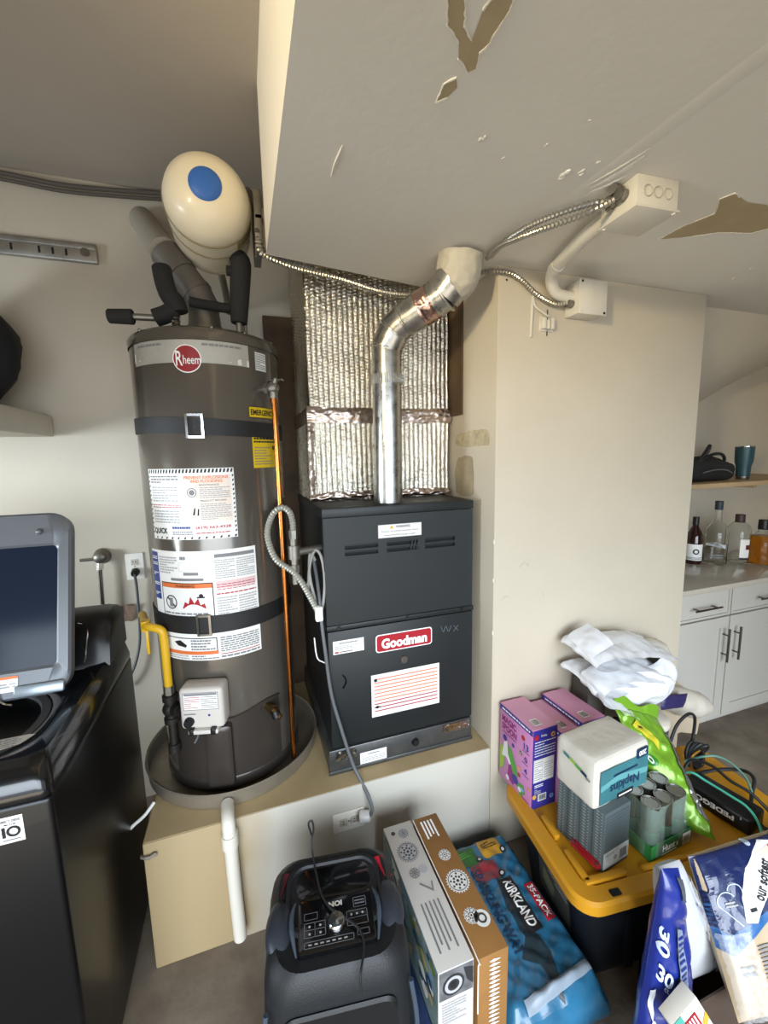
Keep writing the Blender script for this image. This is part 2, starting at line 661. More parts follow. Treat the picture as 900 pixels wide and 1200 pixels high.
b.obj('scrape_ridge', PEELEDGE, soffit)
B().tube([(.233, 1.034, ZS), (.231, .99, ZS - .002), (.234, .95, ZS - .001), (.236, .93, ZS)], [.001, .0022, .002, .001], 5).obj('paint_crack', PEELEDGE, soffit)
b = B()
b.prism([(-.02, ZS), (-.012, ZS - .0008), (.012, ZS - .0008), (.02, ZS)], .36, .93, M=Matrix.Translation((.87, 0, 0)) @ Matrix.Rotation(math.radians(2), 4, 'Z'))
b.obj('drywall_seam', CEIL, soffit, smooth=60)

# ------------------------------------------------------------------ water heater
HX, HY, HR = -0.1, 1.69, 0.245
TANK = mat('tank_grey_enamel', '#635d55', 0.2, 0.4, var=0.08, scale=4, coat=0.25)
JACKET = mat('tank_lower_dark', '#3f3934', 0.35, 0.3, var=0.1, scale=5, coat=0.2)
wh = thing('water_heater', 'tall dark grey cylindrical water heater strapped upright in a metal pan', 'water heater', (HX, HY, 0.475))
T = Matrix.Translation((HX, HY, 0))
B().lathe([(HR - .01, .478), (HR, .485), (HR, 2.02), (HR - .004, 2.032)], 72, T).obj('tank', TANK, wh)
B().lathe([(HR + .003, 2.006), (HR + .004, 2.03), (HR - .004, 2.042), (HR - .02, 2.05), (.12, 2.066), (.07, 2.07)], 64, T, cap0=False).obj('top_cap', TANK, wh)
B().lathe([(HR + .003, .478), (HR + .004, .50), (HR + .003, .515), (HR, .52)], 72, T, cap0=False, cap1=False).obj('base_ring', JACKET, wh)
for a in (-52, 8, 34, 70):
    x, y = HX + (HR - .012) * math.sin(math.radians(a)), HY - (HR - .012) * math.cos(math.radians(a))
    B().sphere((x, y, 2.047), .006, 10, 6).obj('cap_screw', STEEL, wh)
cm = cyl_map(HX, HY, HR)


def cprint():
    return Print(cm, 0.012)


SILVERPAPER = mat('silver_label', '#b9b5ab', 0.4, 0.2, var=0.2, scale=9)
p = cprint().rect(-.245, 1.936, .145, 2.004, SILVERPAPER)
p.poly([(-.245 + .39 * k / 12, 1.945 + .012 * math.sin(k / 3.0)) for k in range(13)] + [(.145 - .39 * k / 12, 1.968 + .012 * math.sin((12 - k) / 3.0 + .8)) for k in range(13)], mat('pale_wave', '#d8d4ca', 0.5), .0009)
p.words(-.22, 1.985, -.12, 1.998, 1, GREYINK, .0013).words(0, 1.985, .12, 1.998, 1, GREYINK, .0013)
ban = p.obj('banner_label', wh)
p = cprint()
p.disc(-.045, 1.947, .042, WHITEINK, .0018, 36).disc(-.045, 1.947, .039, mat('badge_red', '#8f1f25', 0.35), .0024, 36)
p.text('R', -.067, 1.948, .044, WHITEINK, .0034, width=.020, bold=.012).text('heem', -.031, 1.944, .026, WHITEINK, .0034, width=.050, bold=.006)
p.obj('badge', ban)
p = cprint().rect(.170, 1.931, .222, 1.992, PAPER)
p.words(.174, 1.936, .218, 1.988, 9, GREYINK, .0012, seed=4).frame(.170, 1.931, .222, 1.992, .002, GREYINK)
p.obj('rating_label', wh)
YEL = mat('yellow_label', '#d9b914', 0.5)
p = cprint().rect(.133, 1.775, .255, 1.812, YEL).frame(.133, 1.775, .255, 1.812, .002, BLACKINK)
p.text('EMERGENCY', .196, 1.793, .019, BLACKINK, .0014, width=.112, bold=.03)
p.obj('emergency_label', wh)
p = cprint().rect(.139, 1.607, .262, 1.728, YEL)
p.words(.145, 1.69, .255, 1.722, 3, BLACKINK, .0012, seed=2).words(.145, 1.615, .225, 1.68, 7, GREYINK, .0012, fill=.35, seed=3).rect(.232, 1.668, .246, 1.682, BLACKINK, .0013)
p.obj('instruction_label', wh)
# label with the hatched border
p = cprint().rect(-.230, 1.382, .068, 1.612, PAPER)
for k in range(26):
    u = -.226 + k * .0113
    p.poly([(u, 1.598), (u + .006, 1.598), (u + .009, 1.610), (u + .003, 1.610)], BLACKINK)
    if k % 2:
        p.poly([(u, 1.384), (u + .006, 1.384), (u + .009, 1.391), (u + .003, 1.391)], BLACKINK)
for k in range(13):
    v = 1.40 + k * .0152
    for u in (-.228, .061):
        p.poly([(u, v), (u + .005, v + .003), (u + .005, v + .009), (u, v + .006)], BLACKINK)
p.rect(-.092, 1.438, .056, 1.59, mat('pale_peach', '#e8d9cc', 0.5), .0009)
p.text('PREVENT EXPLOSIONS', -.018, 1.583, .010, ORANGEINK, width=.135).text('AND FLOODING', -.018, 1.571, .010, ORANGEINK, width=.098)
p.disc(-.064, 1.535, .015, GREYINK, .0013, 20).ring(-.064, 1.535, .009, .012, PAPER, .0016)
p.text('MAINTENANCE', -.010, 1.559, .006, GREYINK, width=.06).words(-.040, 1.515, .052, 1.553, 6, LGREYINK, seed=5)
p.text('PRODUCT RECORD', .0, 1.508, .006, GREYINK, width=.08).words(-.040, 1.445, .052, 1.50, 9, LGREYINK, seed=6)
p.poly([(-.066, 1.462), (-.060, 1.462), (-.056, 1.485), (-.060, 1.485)], BLACKINK).poly([(-.052, 1.46), (-.047, 1.46), (-.045, 1.482), (-.049, 1.482)], BLACKINK)
p.words(-.218, 1.565, -.105, 1.592, 3, GREYINK, seed=7).words(-.215, 1.505, -.11, 1.557, 6, LGREYINK, seed=8)
p.words(-.218, 1.485, -.102, 1.499, 2, REDINK, seed=9, fill=.4).words(-.215, 1.435, -.11, 1.48, 5, LGREYINK, seed=10)
p.text('QUICK', -.190, 1.409, .022, BLACKINK, width=.062, bold=.035).text('(619) 663-4328', -.006, 1.420, .012, REDINK, width=.108, bold=.02)
p.words(-.14, 1.415, -.078, 1.428, 1, BLUEINK, seed=11).words(-.14, 1.397, -.07, 1.410, 2, GREYINK, seed=12).words(-.06, 1.397, .045, 1.408, 1, REDINK, seed=13, fill=.3)
p.obj('hatched_border_label', wh)
# big white label sheet
p = cprint().rect(-.262, .965, .124, 1.343, PAPER)
p.rect(-.262, 1.17, -.222, 1.335, BLUEINK, .0009)
for v in (1.315, 1.295, 1.26, 1.225, 1.19):
    p.words(-.258, v - .006, -.226, v + .006, 2, WHITEINK, .0014, seed=int(v * 1000))
p.words(-.215, 1.265, -.135, 1.325, 7, LGREYINK, seed=21).words(-.125, 1.31, -.08, 1.33, 1, GREYINK, seed=22).frame(-.13, 1.275, -.06, 1.305, .001, LGREYINK).rect(-.115, 1.262, -.065, 1.272, GREYINK, .0012)
p.rect(-.165, 1.243, -.05, 1.252, GREYINK, .0012)
p.frame(-.212, 1.085, -.022, 1.236, .003, BLACKINK).rect(-.209, 1.218, -.025, 1.233, ORANGEINK, .001)
p.text('WARNING', -.115, 1.2255, .009, BLACKINK, width=.07)
p.ring(-.172, 1.168, .020, .024, BLACKINK).rect(-.180, 1.152, -.165, 1.182, GREYINK, .0012).poly([(-.19, 1.182), (-.186, 1.186), (-.154, 1.154), (-.158, 1.15)], BLACKINK, .0016)
p.poly([(-.128, 1.148), (-.048, 1.148), (-.052, 1.166), (-.066, 1.160), (-.072, 1.184), (-.086, 1.166), (-.098, 1.190), (-.106, 1.164), (-.118, 1.172)], REDINK)
p.disc(-.062, 1.192, .007, BLACKINK).rect(-.076, 1.184, -.05, 1.189, BLACKINK, .0012)
p.words(-.205, 1.095, -.03, 1.135, 4, GREYINK, seed=23)
p.frame(-.212, .99, -.022, 1.045, .003, BLACKINK).poly([(-.175, 1.028), (-.15, 1.035), (-.125, 1.018), (-.13, 1.01), (-.16, 1.015)], BLACKINK)
p.words(-.11, 1.0, -.03, 1.04, 4, GREYINK, seed=24)
p.rect(-.225, .998 - .012, -.02, .998, ORANGEINK, .0016).words(-.22, .968, -.12, .984, 2, LGREYINK, seed=25).words(-.11, .968, -.02, .984, 2, GREYINK, seed=26)
p.rect(-.012, 1.318, .118, 1.330, GREYINK, .0012)
p.words(-.012, 1.245, .05, 1.312, 9, LGREYINK, seed=27).words(.056, 1.245, .118, 1.312, 9, LGREYINK, seed=28)
p.rect(-.012, 1.212, .118, 1.238, mat('pale_pink', '#dcbcbc', 0.5), .0008).words(-.01, 1.205, .115, 1.23, 3, REDINK, seed=29, fill=.3)
p.words(-.012, 1.19, .118, 1.198, 1, REDINK, seed=30)
p.words(-.012, 1.085, .05, 1.184, 11, LGREYINK, seed=31).words(.056, 1.085, .118, 1.184, 11, LGREYINK, seed=32)
p.words(-.012, .99, .118, 1.045, 7, GREYINK, seed=33).rect(-.012, .982, .118, .985, REDINK, .0012).words(-.012, .968, .118, .980, 1, GREYINK, seed=34)
p.obj('warning_label', wh)


def strap(name, z0, z1, tilt, ub, w, h):
    S = HR + .0018
    n = 56
    b = B()

    def zc(a):
        return (z0 + z1) / 2 + tilt * math.sin(a)
    hw = (z1 - z0) / 2
    b.rings([[((HX + (S + t) * math.sin(a)), HY - (S + t) * math.cos(a), zc(a) + s * hw) for t, s in ((0, -1), (.003, -1), (.003, 1), (0, 1))] for a in [2 * PI * k / n for k in range(n)]], closed=True)
    s = b.obj(name, mat('nylon_webbing', '#1c1c1d', 0.55, bump=.3, bscale=300), wh)
    bb = B()
    f = cyl_map(HX, HY, HR)
    zc_ = zc(ub / HR)
    for u0, u1, v0, v1 in ((-w / 2, w / 2, h / 2 - .007, h / 2), (-w / 2, w / 2, -h / 2, -h / 2 + .007), (-w / 2, -w / 2 + .007, -h / 2, h / 2), (w / 2 - .007, w / 2, -h / 2, h / 2)):
        bb.rings([[f(ub + u, zc_ + v, hh) for u, v in ((u0, v0), (u1, v0), (u1, v1), (u0, v1))] for hh in (.004, .011)])
    bb.obj('buckle', STEEL if z0 < 1.5 else CHROME, s)


strap('strap', 1.717, 1.768, -.012, -.037, .052, .075)
strap('strap', 1.061, 1.122, .0, -.058, .045, .072)
# gas control box
Rm = Matrix.Translation((HX, HY, 0)) @ Matrix.Rotation(math.radians(-14.5), 4, 'Z')
IV = mat('ivory_plastic', '#c4beb6', 0.45)
b = B(Rm).box(-.072, .068, -.318, -.245, .762, .905, bev=.014, seg=3)
ctl = b.obj('gas_control', IV, wh)
p = Print(lambda u, v, h: Rm @ Vector((u, -.3182 - h, v)))
p.rect(-.058, .832, .054, .892, PAPER, .0004).frame(-.058, .832, .054, .892, .002, GREYINK, .001).rect(-.054, .882, .05, .889, GREYINK, .001)
p.words(-.054, .837, -.005, .88, 6, REDINK, .001, fill=.3, seed=41).words(.0, .837, .05, .88, 6, GREYINK, .001, fill=.35, seed=42)
p.words(-.058, .814, -.02, .822, 1, GREYINK, .001, seed=43).disc(.022, .812, .004, BLUEINK, .001)
p.obj('control_label', ctl)
B(Rm).cyl((-.042, -.316, .793), (-.042, -.336, .793), .016, .014, 20, bev=.002).obj('knob', BLACK, ctl)
B(Rm).box(-.045, .05, -.330, -.30, .752, .766, bev=.003).obj('lever', IV, ctl)
B(Rm).box(-.042, -.028, -.333, -.31, .750, .772, bev=.002).box(.026, .042, -.333, -.31, .750, .772, bev=.002).obj('clip', BLACK, ctl)
B(Rm).tube([(-.02, -.30, .755), (-.022, -.315, .735), (-.03, -.325, .72)], .003, 6).obj('igniter_lead', GREYCABLE, ctl)
# burner access cover on the jacket
b = B()
f = cyl_map(HX, HY, HR)
b.rings([[f(u, v, hh) for u, v in rr] for hh, rr in ((.001, rrect(-.085, .50, .005, .735, .012)), (.022, rrect(-.08, .505, 0, .728, .012)), (.026, rrect(-.07, .515, -.01, .72, .012)))], cap0=False)
b.obj('burner_cover', JACKET, wh)
b = B()
b.grid(lambda i, j: f(-.215 + .40 * i, .52 + j * (.235 + .012 * math.sin(i * 9)), .0025), 36, 5)
b.obj('lower_door', JACKET, wh)
b = B().tube([f(-.215 + .40 * k / 24, .757 + .012 * math.sin(k / 24 * 9), .004) for k in range(25)], .0035, 6, sm=2)
b.obj('door_lip', JACKET, wh)
# drain valve
d = f(.131, .742, 0)
n = (d - Vector((HX, HY, d.z))).normalized()
q = n.orthogonal().normalized()
B().cyl(d, d + n * .004, .03, seg=24).obj('drain_escutcheon', JACKET, wh)
dv = B().cyl(d, d + n * .035, .014, .012, 14).cyl(d + n * .03, d + n * .042, .018, seg=8).cyl(d + n * .04, d + n * .07 + Vector((.008, 0, -.02)), .012, .010, 14).obj('drain_valve', BRASS, wh)
B().cyl(d + n * .05 + Vector((0, 0, -.004)), d + n * .062 + Vector((.0, 0, -.022)), .016, seg=12).obj('valve_handle', BLACK, dv)
# relief valve and copper discharge pipe
a = math.radians(45)
v0 = Vector((HX + HR * math.sin(a), HY - HR * math.cos(a), 1.872))
n = Vector((math.sin(a), -math.cos(a), 0))
b = B().cyl(v0 - n * .005, v0 + n * .05, .013, seg=14).cyl(v0 + n * .02, v0 + n * .035, .019, seg=6).sphere(v0 + n * .052, .02, 14, 10).cyl(v0 + n * .052, v0 + n * .052 + Vector((0, 0, -.045)), .014, .012, 14).cyl(v0 + n * .052, v0 + n * .065 + Vector((0, 0, .03)), .01, .008, 10)
tp = b.obj('relief_valve', DULLMETAL, wh)
e = v0 + n * .052 + Vector((0, 0, .022))
B().box(-.006, .006, -.03, .03, -.002, .002, bev=.0015, M=Matrix.Translation(e + n * .012) @ Matrix.Rotation(a, 4, 'Z') @ Matrix.Rotation(.5, 4, 'Y')).obj('test_lever', CHROME, tp)
e = v0 + n * .052
B().tube([e + Vector((0, 0, -.03)), e + Vector((0.002, -.003, -.5)), e + Vector((0, 0, -1.36))], .0095, 14).obj('discharge_pipe', COPPER, wh)
B().cyl(e + Vector((0, 0, -.05)), e + Vector((0, 0, -.026)), .0125, seg=14).obj('pipe_collar', COPPER, wh)
# hot and cold nipples with foam insulation
FOAM = mat('black_pipe_foam', '#222120', 0.85, bump=.3, bscale=120)
nx, ny = -.184, 1.60
B().cyl((nx, ny, 2.045), (nx, ny, 2.14), .0115, seg=14).corrugated([(nx, ny, 2.055), (nx, ny, 2.085), (nx, ny, 2.115)], .0135, .012, .12, 12).obj('cold_nipple', CHROME, wh)
B().tube([(nx + .012, ny, 2.125), (nx + .004, ny, 2.155), (nx - .012, ny, 2.175), (nx - .022, ny, 2.205), (nx - .028, ny + .005, 2.24), (nx - .030, ny + .01, 2.262)], .030, 14).obj('pipe_insulation', FOAM, wh)
B().tube([(nx + .0, ny, 2.135), (nx - .03, ny + .005, 2.118), (nx - .062, ny + .01, 2.106)], .028, 14).obj('pipe_insulation', FOAM, wh)
B().cyl((nx - .055, ny + .01, 2.106), (nx - .14, ny + .01, 2.104), .011, seg=12).obj('branch_pipe', DULLMETAL, wh)
B().cyl((nx - .125, ny + .01, 2.104), (nx - .20, ny + .015, 2.102), .024, .022, 16, bev=.004).obj('pipe_insulation', FOAM, wh)
nx, ny = .016, 1.60
B().cyl((nx, ny, 2.045), (nx, ny, 2.13), .011, seg=14).cyl((nx + .02, ny + .02, 2.045), (nx + .02, ny + .02, 2.13), .007, seg=10).obj('hot_nipple', DULLMETAL, wh)
B().tube([(nx, ny, 2.105), (nx + .004, ny, 2.16), (nx + .012, ny, 2.24), (nx + .018, ny, 2.30), (nx + .01, ny + .02, 2.325)], [.027, .031, .034, .034, .030], 16).obj('pipe_insulation', FOAM, wh)
B().cyl((nx - .0, ny - .005, 2.27), (nx - .03, ny - .01, 2.27), .016, seg=10).obj('insulation_stub', FOAM, wh)
B().tube([(nx - .01, ny + .03, 2.16), (-.07, ny + .03, 2.165), (-.14, ny + .02, 2.17)], .016, 12).obj('pipe_insulation', FOAM, wh)

# flue of the water heater
fl = thing('flue_pipe', 'grey vent pipe slanting up from the top of the water heater to the ceiling', 'vent pipe', (HX, HY, 2.07))
B().lathe([(.075, 2.07), (.075, 2.085), (.055, 2.115), (.052, 2.15)], 28, T).obj('draft_hood', DULLMETAL, fl)
FLUE = mat('dull_flue', '#77716a', 0.5, 0.5, var=0.25, scale=12)
P_ = [Vector((HX, HY, 2.13)), Vector((HX, HY, 2.18)), Vector((HX - .02, HY + .005, 2.225)), Vector((HX - .065, HY + .02, 2.29)), Vector((HX - .115, HY + .04, 2.36))]
for i in range(4):
    B().tube([P_[i], P_[i + 1]], .051 + .001 * (i % 2), 24, sm=0).obj('elbow_gore', FLUE, fl)
b = B()
for i in (1, 2, 3):
    d = (P_[i + 1] - P_[i - 1]).normalized() * .006
    b.cyl(P_[i] - d, P_[i] + d, .0545, seg=24)
b.obj('seam_ring', FLUE, fl)
B().cyl(P_[4], (-.338, YB - .002, 2.64), .049, seg=24).obj('upper_duct', mat('pale_flue', '#a39b8e', 0.55, 0.1), fl)

# drain pan
PAN = mat('pan_aluminium', '#9a9182', 0.42, 0.6, var=0.25, scale=9)
tag(B().lathe([(.318, .461), (.322, .464), (.326, .512), (.330, .516), (.3265, .519), (.320, .514), (.316, .4685), (.005, .4675)], 72, Matrix.Translation((HX, HY + .012, 0)), cap1=True).obj('drain_pan', PAN), 'round shallow metal drain pan under the water heater', 'drain pan')
dp = tag(B().tube([(-.125, 1.372, .482), (-.122, 1.318, .480), (-.120, 1.2955, .465), (-.119, 1.293, .43), (-.116, 1.293, .25), (-.111, 1.293, .045)], .021, 18, sm=8).obj('drain_pipe', PVC), 'white plastic pipe running down the front of the raised plinth from the pan', 'pipe')
B().cyl((-.119, 1.293, .44), (-.119, 1.293, .395), .0255, seg=20).obj('pipe_coupling', PVC, dp)

# yellow gas connector
YGAS = mat('yellow_coating', '#d2a521', 0.4)
gc = thing('gas_pipe', 'yellow bent gas pipe with a dark drip leg left of the water heater', 'gas pipe', (-.36, 1.60, .63))
gx, gy = -.292, 1.50
B().tube([(-.385, 1.66, 1.084), (-.36, 1.57, 1.084), (-.345, 1.53, 1.084), (-.318, 1.508, 1.083), (-.296, 1.50, 1.072), (gx, gy, 1.04), (gx, gy, .95), (gx, gy, .872)], .0135, 14).obj('yellow_pipe', YGAS, gc)
B().cyl((gx, gy, .875), (gx, gy, .845), .017, seg=6).cyl((gx, gy, .848), (gx, gy, .835), .013, seg=12).obj('flare_nut', DULLMETAL, gc)
IRON = mat('black_iron', '#3a3733', 0.5, 0.6, var=0.3, scale=20)
b = B().cyl((gx, gy, .84), (gx, gy, .745), .018, seg=16).cyl((gx, gy, .842), (gx, gy, .822), .024, seg=16).cyl((gx, gy, .76), (gx, gy, .742), .024, seg=16).cyl((gx, gy, .79), (gx + .03, gy - .035, .795), .018, seg=14).cyl((gx + .025, gy - .03, .795), (gx + .06, gy - .065, .80), .0125, seg=14).sphere((gx, gy, .79), .027, 14, 10)
b.obj('iron_tee', IRON, gc)
B().cyl((gx, gy, .745), (gx, gy, .635), .0135, seg=14).cyl((gx, gy, .66), (gx, gy, .63), .02, seg=14).obj('drip_leg', IRON, gc)
b = B()
b.cyl((-.352, 1.545, 1.100), (-.352, 1.545, 1.065), .016, seg=12)
b.box(-.352, -.342, 1.525, 1.537, .985, 1.07, bev=.003)
b.obj('shutoff_handle', YGAS, gc)

# expansion tank hung from the wall beside the low ceiling
CREAM = mat('cream_enamel', '#e0d6bd', 0.35, coat=0.2)
ex = thing('expansion_tank', 'cream expansion tank with a blue cap under the upper ceiling', 'tank', (-.055, 1.75, 2.44))
ET = Matrix.Translation((-.055, 1.80, 2.435)) @ Matrix.Rotation(PI / 2, 4, 'X')
B().lathe([(.02, 0), (.09, .012), (.124, .06), (.128, .10), (.128, .285), (.126, .30), (.118, .325), (.098, .352), (.07, .371), (.035, .381), (.004, .384)], 48, ET).obj('shell', CREAM, ex)
B().lathe([(.046, .372), (.046, .380), (.040, .386), (.03, .390), (.002, .391)], 28, ET, cap0=False).obj('valve_cap', mat('blue_cap', '#2f62b0', 0.45), ex)
for z in (.20, .275):
    B().lathe([(.1285, z), (.131, z + .002), (.131, z + .007), (.1285, z + .009)], 48, ET, cap0=False, cap1=False).obj('seam_band', mat('tan_seam', '#8d8160', 0.5), ex)
p = Print(lambda u, v, h: ET @ Vector(((.1285 + h) * math.cos(u / .1285), (.1285 + h) * math.sin(u / .1285), v)), .015)
p.rect(-.115, .212, -.03, .268, mat('yellowed_label', '#b5a35a', 0.5)).words(-.11, .216, -.035, .264, 5, GREYINK, seed=51)
p.obj('spec_label', ex)
b = B()
for k in range(16):
    b.box(.082, .106, 1.50 + k * .012, 1.508 + k * .012, 2.33, 2.49, bev=.001)
b.box(.085, .109, 1.50, 1.70, 2.405, 2.415).obj('bracket', DULLMETAL, ex)
B().tube([(-.055, 1.79, 2.435), (-.05, 1.86, 2.43), (-.03, 1.95, 2.35), (-.02, YB - .005, 2.30)], .014, 12).obj('stub_pipe', DULLMETAL, ex)

# ------------------------------------------------------------------ furnace
FX0, FX1, FY0, FY1 = .242, .833, 1.404, 2.06
FBLUE = mat('furnace_slate_paint', '#1e2223', 0.45, 0.1, var=0.08, scale=6)
FSIDE = mat('furnace_side_paint', '#1c1e1f', 0.5, 0.2, var=0.1, scale=6)
fn = thing('furnace', 'dark slate gas furnace cabinet with red logo plate on the raised plinth', 'furnace', (.54, 1.73, .46))
B().box(FX0 + .004, FX1 - .004, FY0 + .02, FY1, .555, 1.44, bev=.003).obj('cabinet', FSIDE, fn)
b = B().box(FX0, FX1, FY0, FY1, 1.43, 1.462, bev=.003)
b.obj('top_panel', FBLUE, fn)
for x0, x1, y0, y1 in ((.325, .40, 1.425, 1.44), (.60, .69, 1.435, 1.475)):
    B().box(x0, x1, y0, y1, 1.4621, 1.4632).obj('top_opening', BLACK, fn)
# upper door with louvre slots cut as recessed strips
b = B()
slots = []
for x0, x1 in ((.319, .442), (.476, .60), (.628, .752)):
    for z in (1.320, 1.298):
        slots.append((x0, x1, z))
xs = sorted({FX0 + .003, FX1 - .003, *[s[0] for s in slots], *[s[1] for s in slots]})
zs = sorted({1.036, 1.428, 1.2895, 1.3045, 1.3125, 1.3275})
for i in range(len(xs) - 1):
    for j in range(len(zs) - 1):
        cx, cz = (xs[i] + xs[i + 1]) / 2, (zs[j] + zs[j + 1]) / 2
        hole = any(s[0] < cx < s[1] for s in slots) and (1.2895 < cz < 1.3045 or 1.3125 < cz < 1.3275)
        y = FY0 + (.014 if hole else .001)
        q_ = [(xs[i], y, zs[j]), (xs[i + 1], y, zs[j]), (xs[i + 1], y, zs[j + 1]), (xs[i], y, zs[j + 1])]
        f_ = b.bm.faces.new([b.bm.verts.new(c) for c in q_])
        f_.material_index = 1 if hole else 0
        if hole:
            b.box(xs[i] + .001, xs[i + 1] - .001, FY0 - .0025, FY0 + .003, zs[j + 1] - .0012, zs[j + 1] + .001, M=None)
b.box(FX0 + .003, FX1 - .003, FY0 + .0145, FY0 + .0195, 1.036, 1.428)
up_ = b.obj('upper_door', [FBLUE, DEEP], fn, smooth=0)
b = B()
for k in range(3):
    b.prism([(.565 + k * .012, 1.292), (.570 + k * .012, 1.292), (.578 + k * .012, 1.327), (.573 + k * .012, 1.327)], FY0 - .003, FY0 + .002)
b.obj('slot_bar', FBLUE, up_, smooth=0)
B().box(FX0, FX1, FY0 - .006, FY0 + .02, 1.022, 1.040, bev=.002).obj('door_rail', FBLUE, fn)
for x in (.285, .55, .785):
    B().cyl((x, FY0 - .0065, 1.031), (x, FY0 - .011, 1.031), .008, seg=6).obj('rail_screw', BLACK, fn)
lo = B().box(FX0 + .003, FX1 - .003, FY0 - .004, FY0 + .02, .565, 1.018, bev=.003).obj('lower_door', FBLUE, fn)
lp = B()
lp.grid(lambda i, j: (.29 + .012 * math.sin(j * PI) + .006 * i, FY0 - .005 - .009 * math.sin(i * PI), .80 + .05 * j), 5, 9)
lp.obj('finger_pull', BLACK, lo)
B().cyl((.534, FY0 - .004, .866), (.534, FY0 - .009, .866), .0155, seg=24, bev=.002).cyl((.534, FY0 - .0085, .866), (.534, FY0 - .0105, .866), .009, seg=16).obj('sight_glass', STEEL, lo)
BASEM = mat('galvanised_base', '#6d6f70', 0.35, 0.8, var=0.35, scale=14)
bs = B().box(FX0 - .01, FX1 - .004, FY0 - .006, FY1, .461, .558, bev=.003).obj('base_plenum', BASEM, fn)
B().box(FX0 - .014, FX1 - .002, FY0 - .010, FY0 - .004, .461, .476, bev=.002).obj('base_flange', BASEM, bs)
B().cyl((.575, FY0 - .004, .513), (.575, FY0 - .02, .513), .016, .013, 16, bev=.002).obj('knockout_plug', BLACK, bs)
for x0, x1, z0, z1, m, sd in ((.255, .335, .515, .55, .012, 1), (.70, .815, .52, .553, .008, 2)):
    b = B().grid(lambda i, j: (x0 + (x1 - x0) * i, FY0 - .0075 - abs(crease((i * (x1 - x0), sd, j * .04), 90, .004)), z0 + (z1 - z0) * j), 16, 8)
    b.obj('foil_tape', mat('crinkled_foil', '#b9b5ae', 0.22, 1.0), bs)
fm = plane_map((0, FY0 - .004, 0), (1, 0, 0), (0, 0, 1))
fmu = plane_map((0, FY0 + .001, 0), (1, 0, 0), (0, 0, 1))
fmb = plane_map((0, FY0 - .0062, 0), (1, 0, 0), (0, 0, 1))
p = Print(fmu).rect(.443, 1.343, .613, 1.392, PAPER).frame(.443, 1.343, .613, 1.392, .0015, LGREYINK)
p.poly([(.487, 1.376), (.503, 1.376), (.495, 1.389)], mat('amber_ink', '#d7a62a', .5)).text('WARNING:', .540, 1.3825, .0095, BLACKINK, width=.058)
p.text('Cancer and Reproductive Harm', .528, 1.366, .008, BLACKINK, width=.146, bold=0).text('www.P65Warnings.ca.gov', .528, 1.352, .008, BLACKINK, width=.125, bold=0)
p.obj('warning_label', fn)
p = Print(fm)
p.poly(rrect(.422, .910, .651, .980, .012), WHITEINK, .0012).poly(rrect(.426, .914, .647, .976, .010), mat('plate_red', '#a51c2a', .35), .0022)
p.text('Goodman', .5365, .943, .040, WHITEINK, .0034, width=.185, bold=.045)
p.obj('logo_plate', fn)
p = Print(fm).rect(.262, .932, .377, .982, PAPER).words(.285, .968, .355, .976, 1, GREYINK).words(.27, .948, .37, .963, 3, LGREYINK, seed=3).rect(.268, .936, .282, .942, REDINK, .0012).words(.286, .936, .335, .942, 1, BLACKINK, seed=5)
p.obj('service_label', lo)
p = Print(fm).rect(.401, .655, .682, .825, PAPER)
for k in range(10):
    v = .806 - k * .0142
    col = ORANGEINK if k < 7 else REDINK
    p.rect(.412, v - .0021, .674, v + .0021, col, .0013)
    p.words(.415, v - .0108, .670, v - .0052, 1, mat('faint_ink', '#c9c8c6', .5), fill=.6, seed=60 + k)
for v in (.803, .795, .7):
    pass
p.disc(.418, .803, .007, BLACKINK, .0015, 12).disc(.423, .694, .006, BLACKINK, .0015, 12).rect(.412, .691, .436, .696, BLACKINK, .0015)
p.obj('instruction_label', lo)
p = Print(fmb).rect(.349, .476, .455, .522, PAPER).words(.38, .508, .43, .516, 1, GREYINK, seed=2).words(.356, .482, .45, .502, 3, LGREYINK, seed=4)
p.obj('service_label', bs)
# chalk scribble on the lower door
CH = mat('chalk_mark', '#5a6068', 0.7)
B().tube([(.69, FY0 - .0045, .975), (.70, FY0 - .0045, .95), (.712, FY0 - .0045, .972), (.722, FY0 - .0045, .948), (.735, FY0 - .0045, .97)], .0015, 4).tube([(.745, FY0 - .0045, .97), (.765, FY0 - .0045, .945)], .0015, 4, sm=0).tube([(.765, FY0 - .0045, .968), (.745, FY0 - .0045, .945)], .0015, 4, sm=0).obj('chalk_mark', CH, lo)

# supply plenum wrapped in bubble foil
FOIL = mat('bubble_foil', '#d6cfbf', 0.16, 1.0, bump=0.7, bscale=220)
FOILTAPE = mat('foil_tape', '#b5a59a', 0.25, 1.0, bump=0.4, bscale=70)
PX0, PX1, PY0, PY1, PZ0, PZ1 = .255, .85, 1.66, 2.08, 1.463, 2.66
pl = thing('duct_plenum', 'silver bubble foil wrapped duct box above the furnace', 'duct', (.55, 1.87, 1.463))


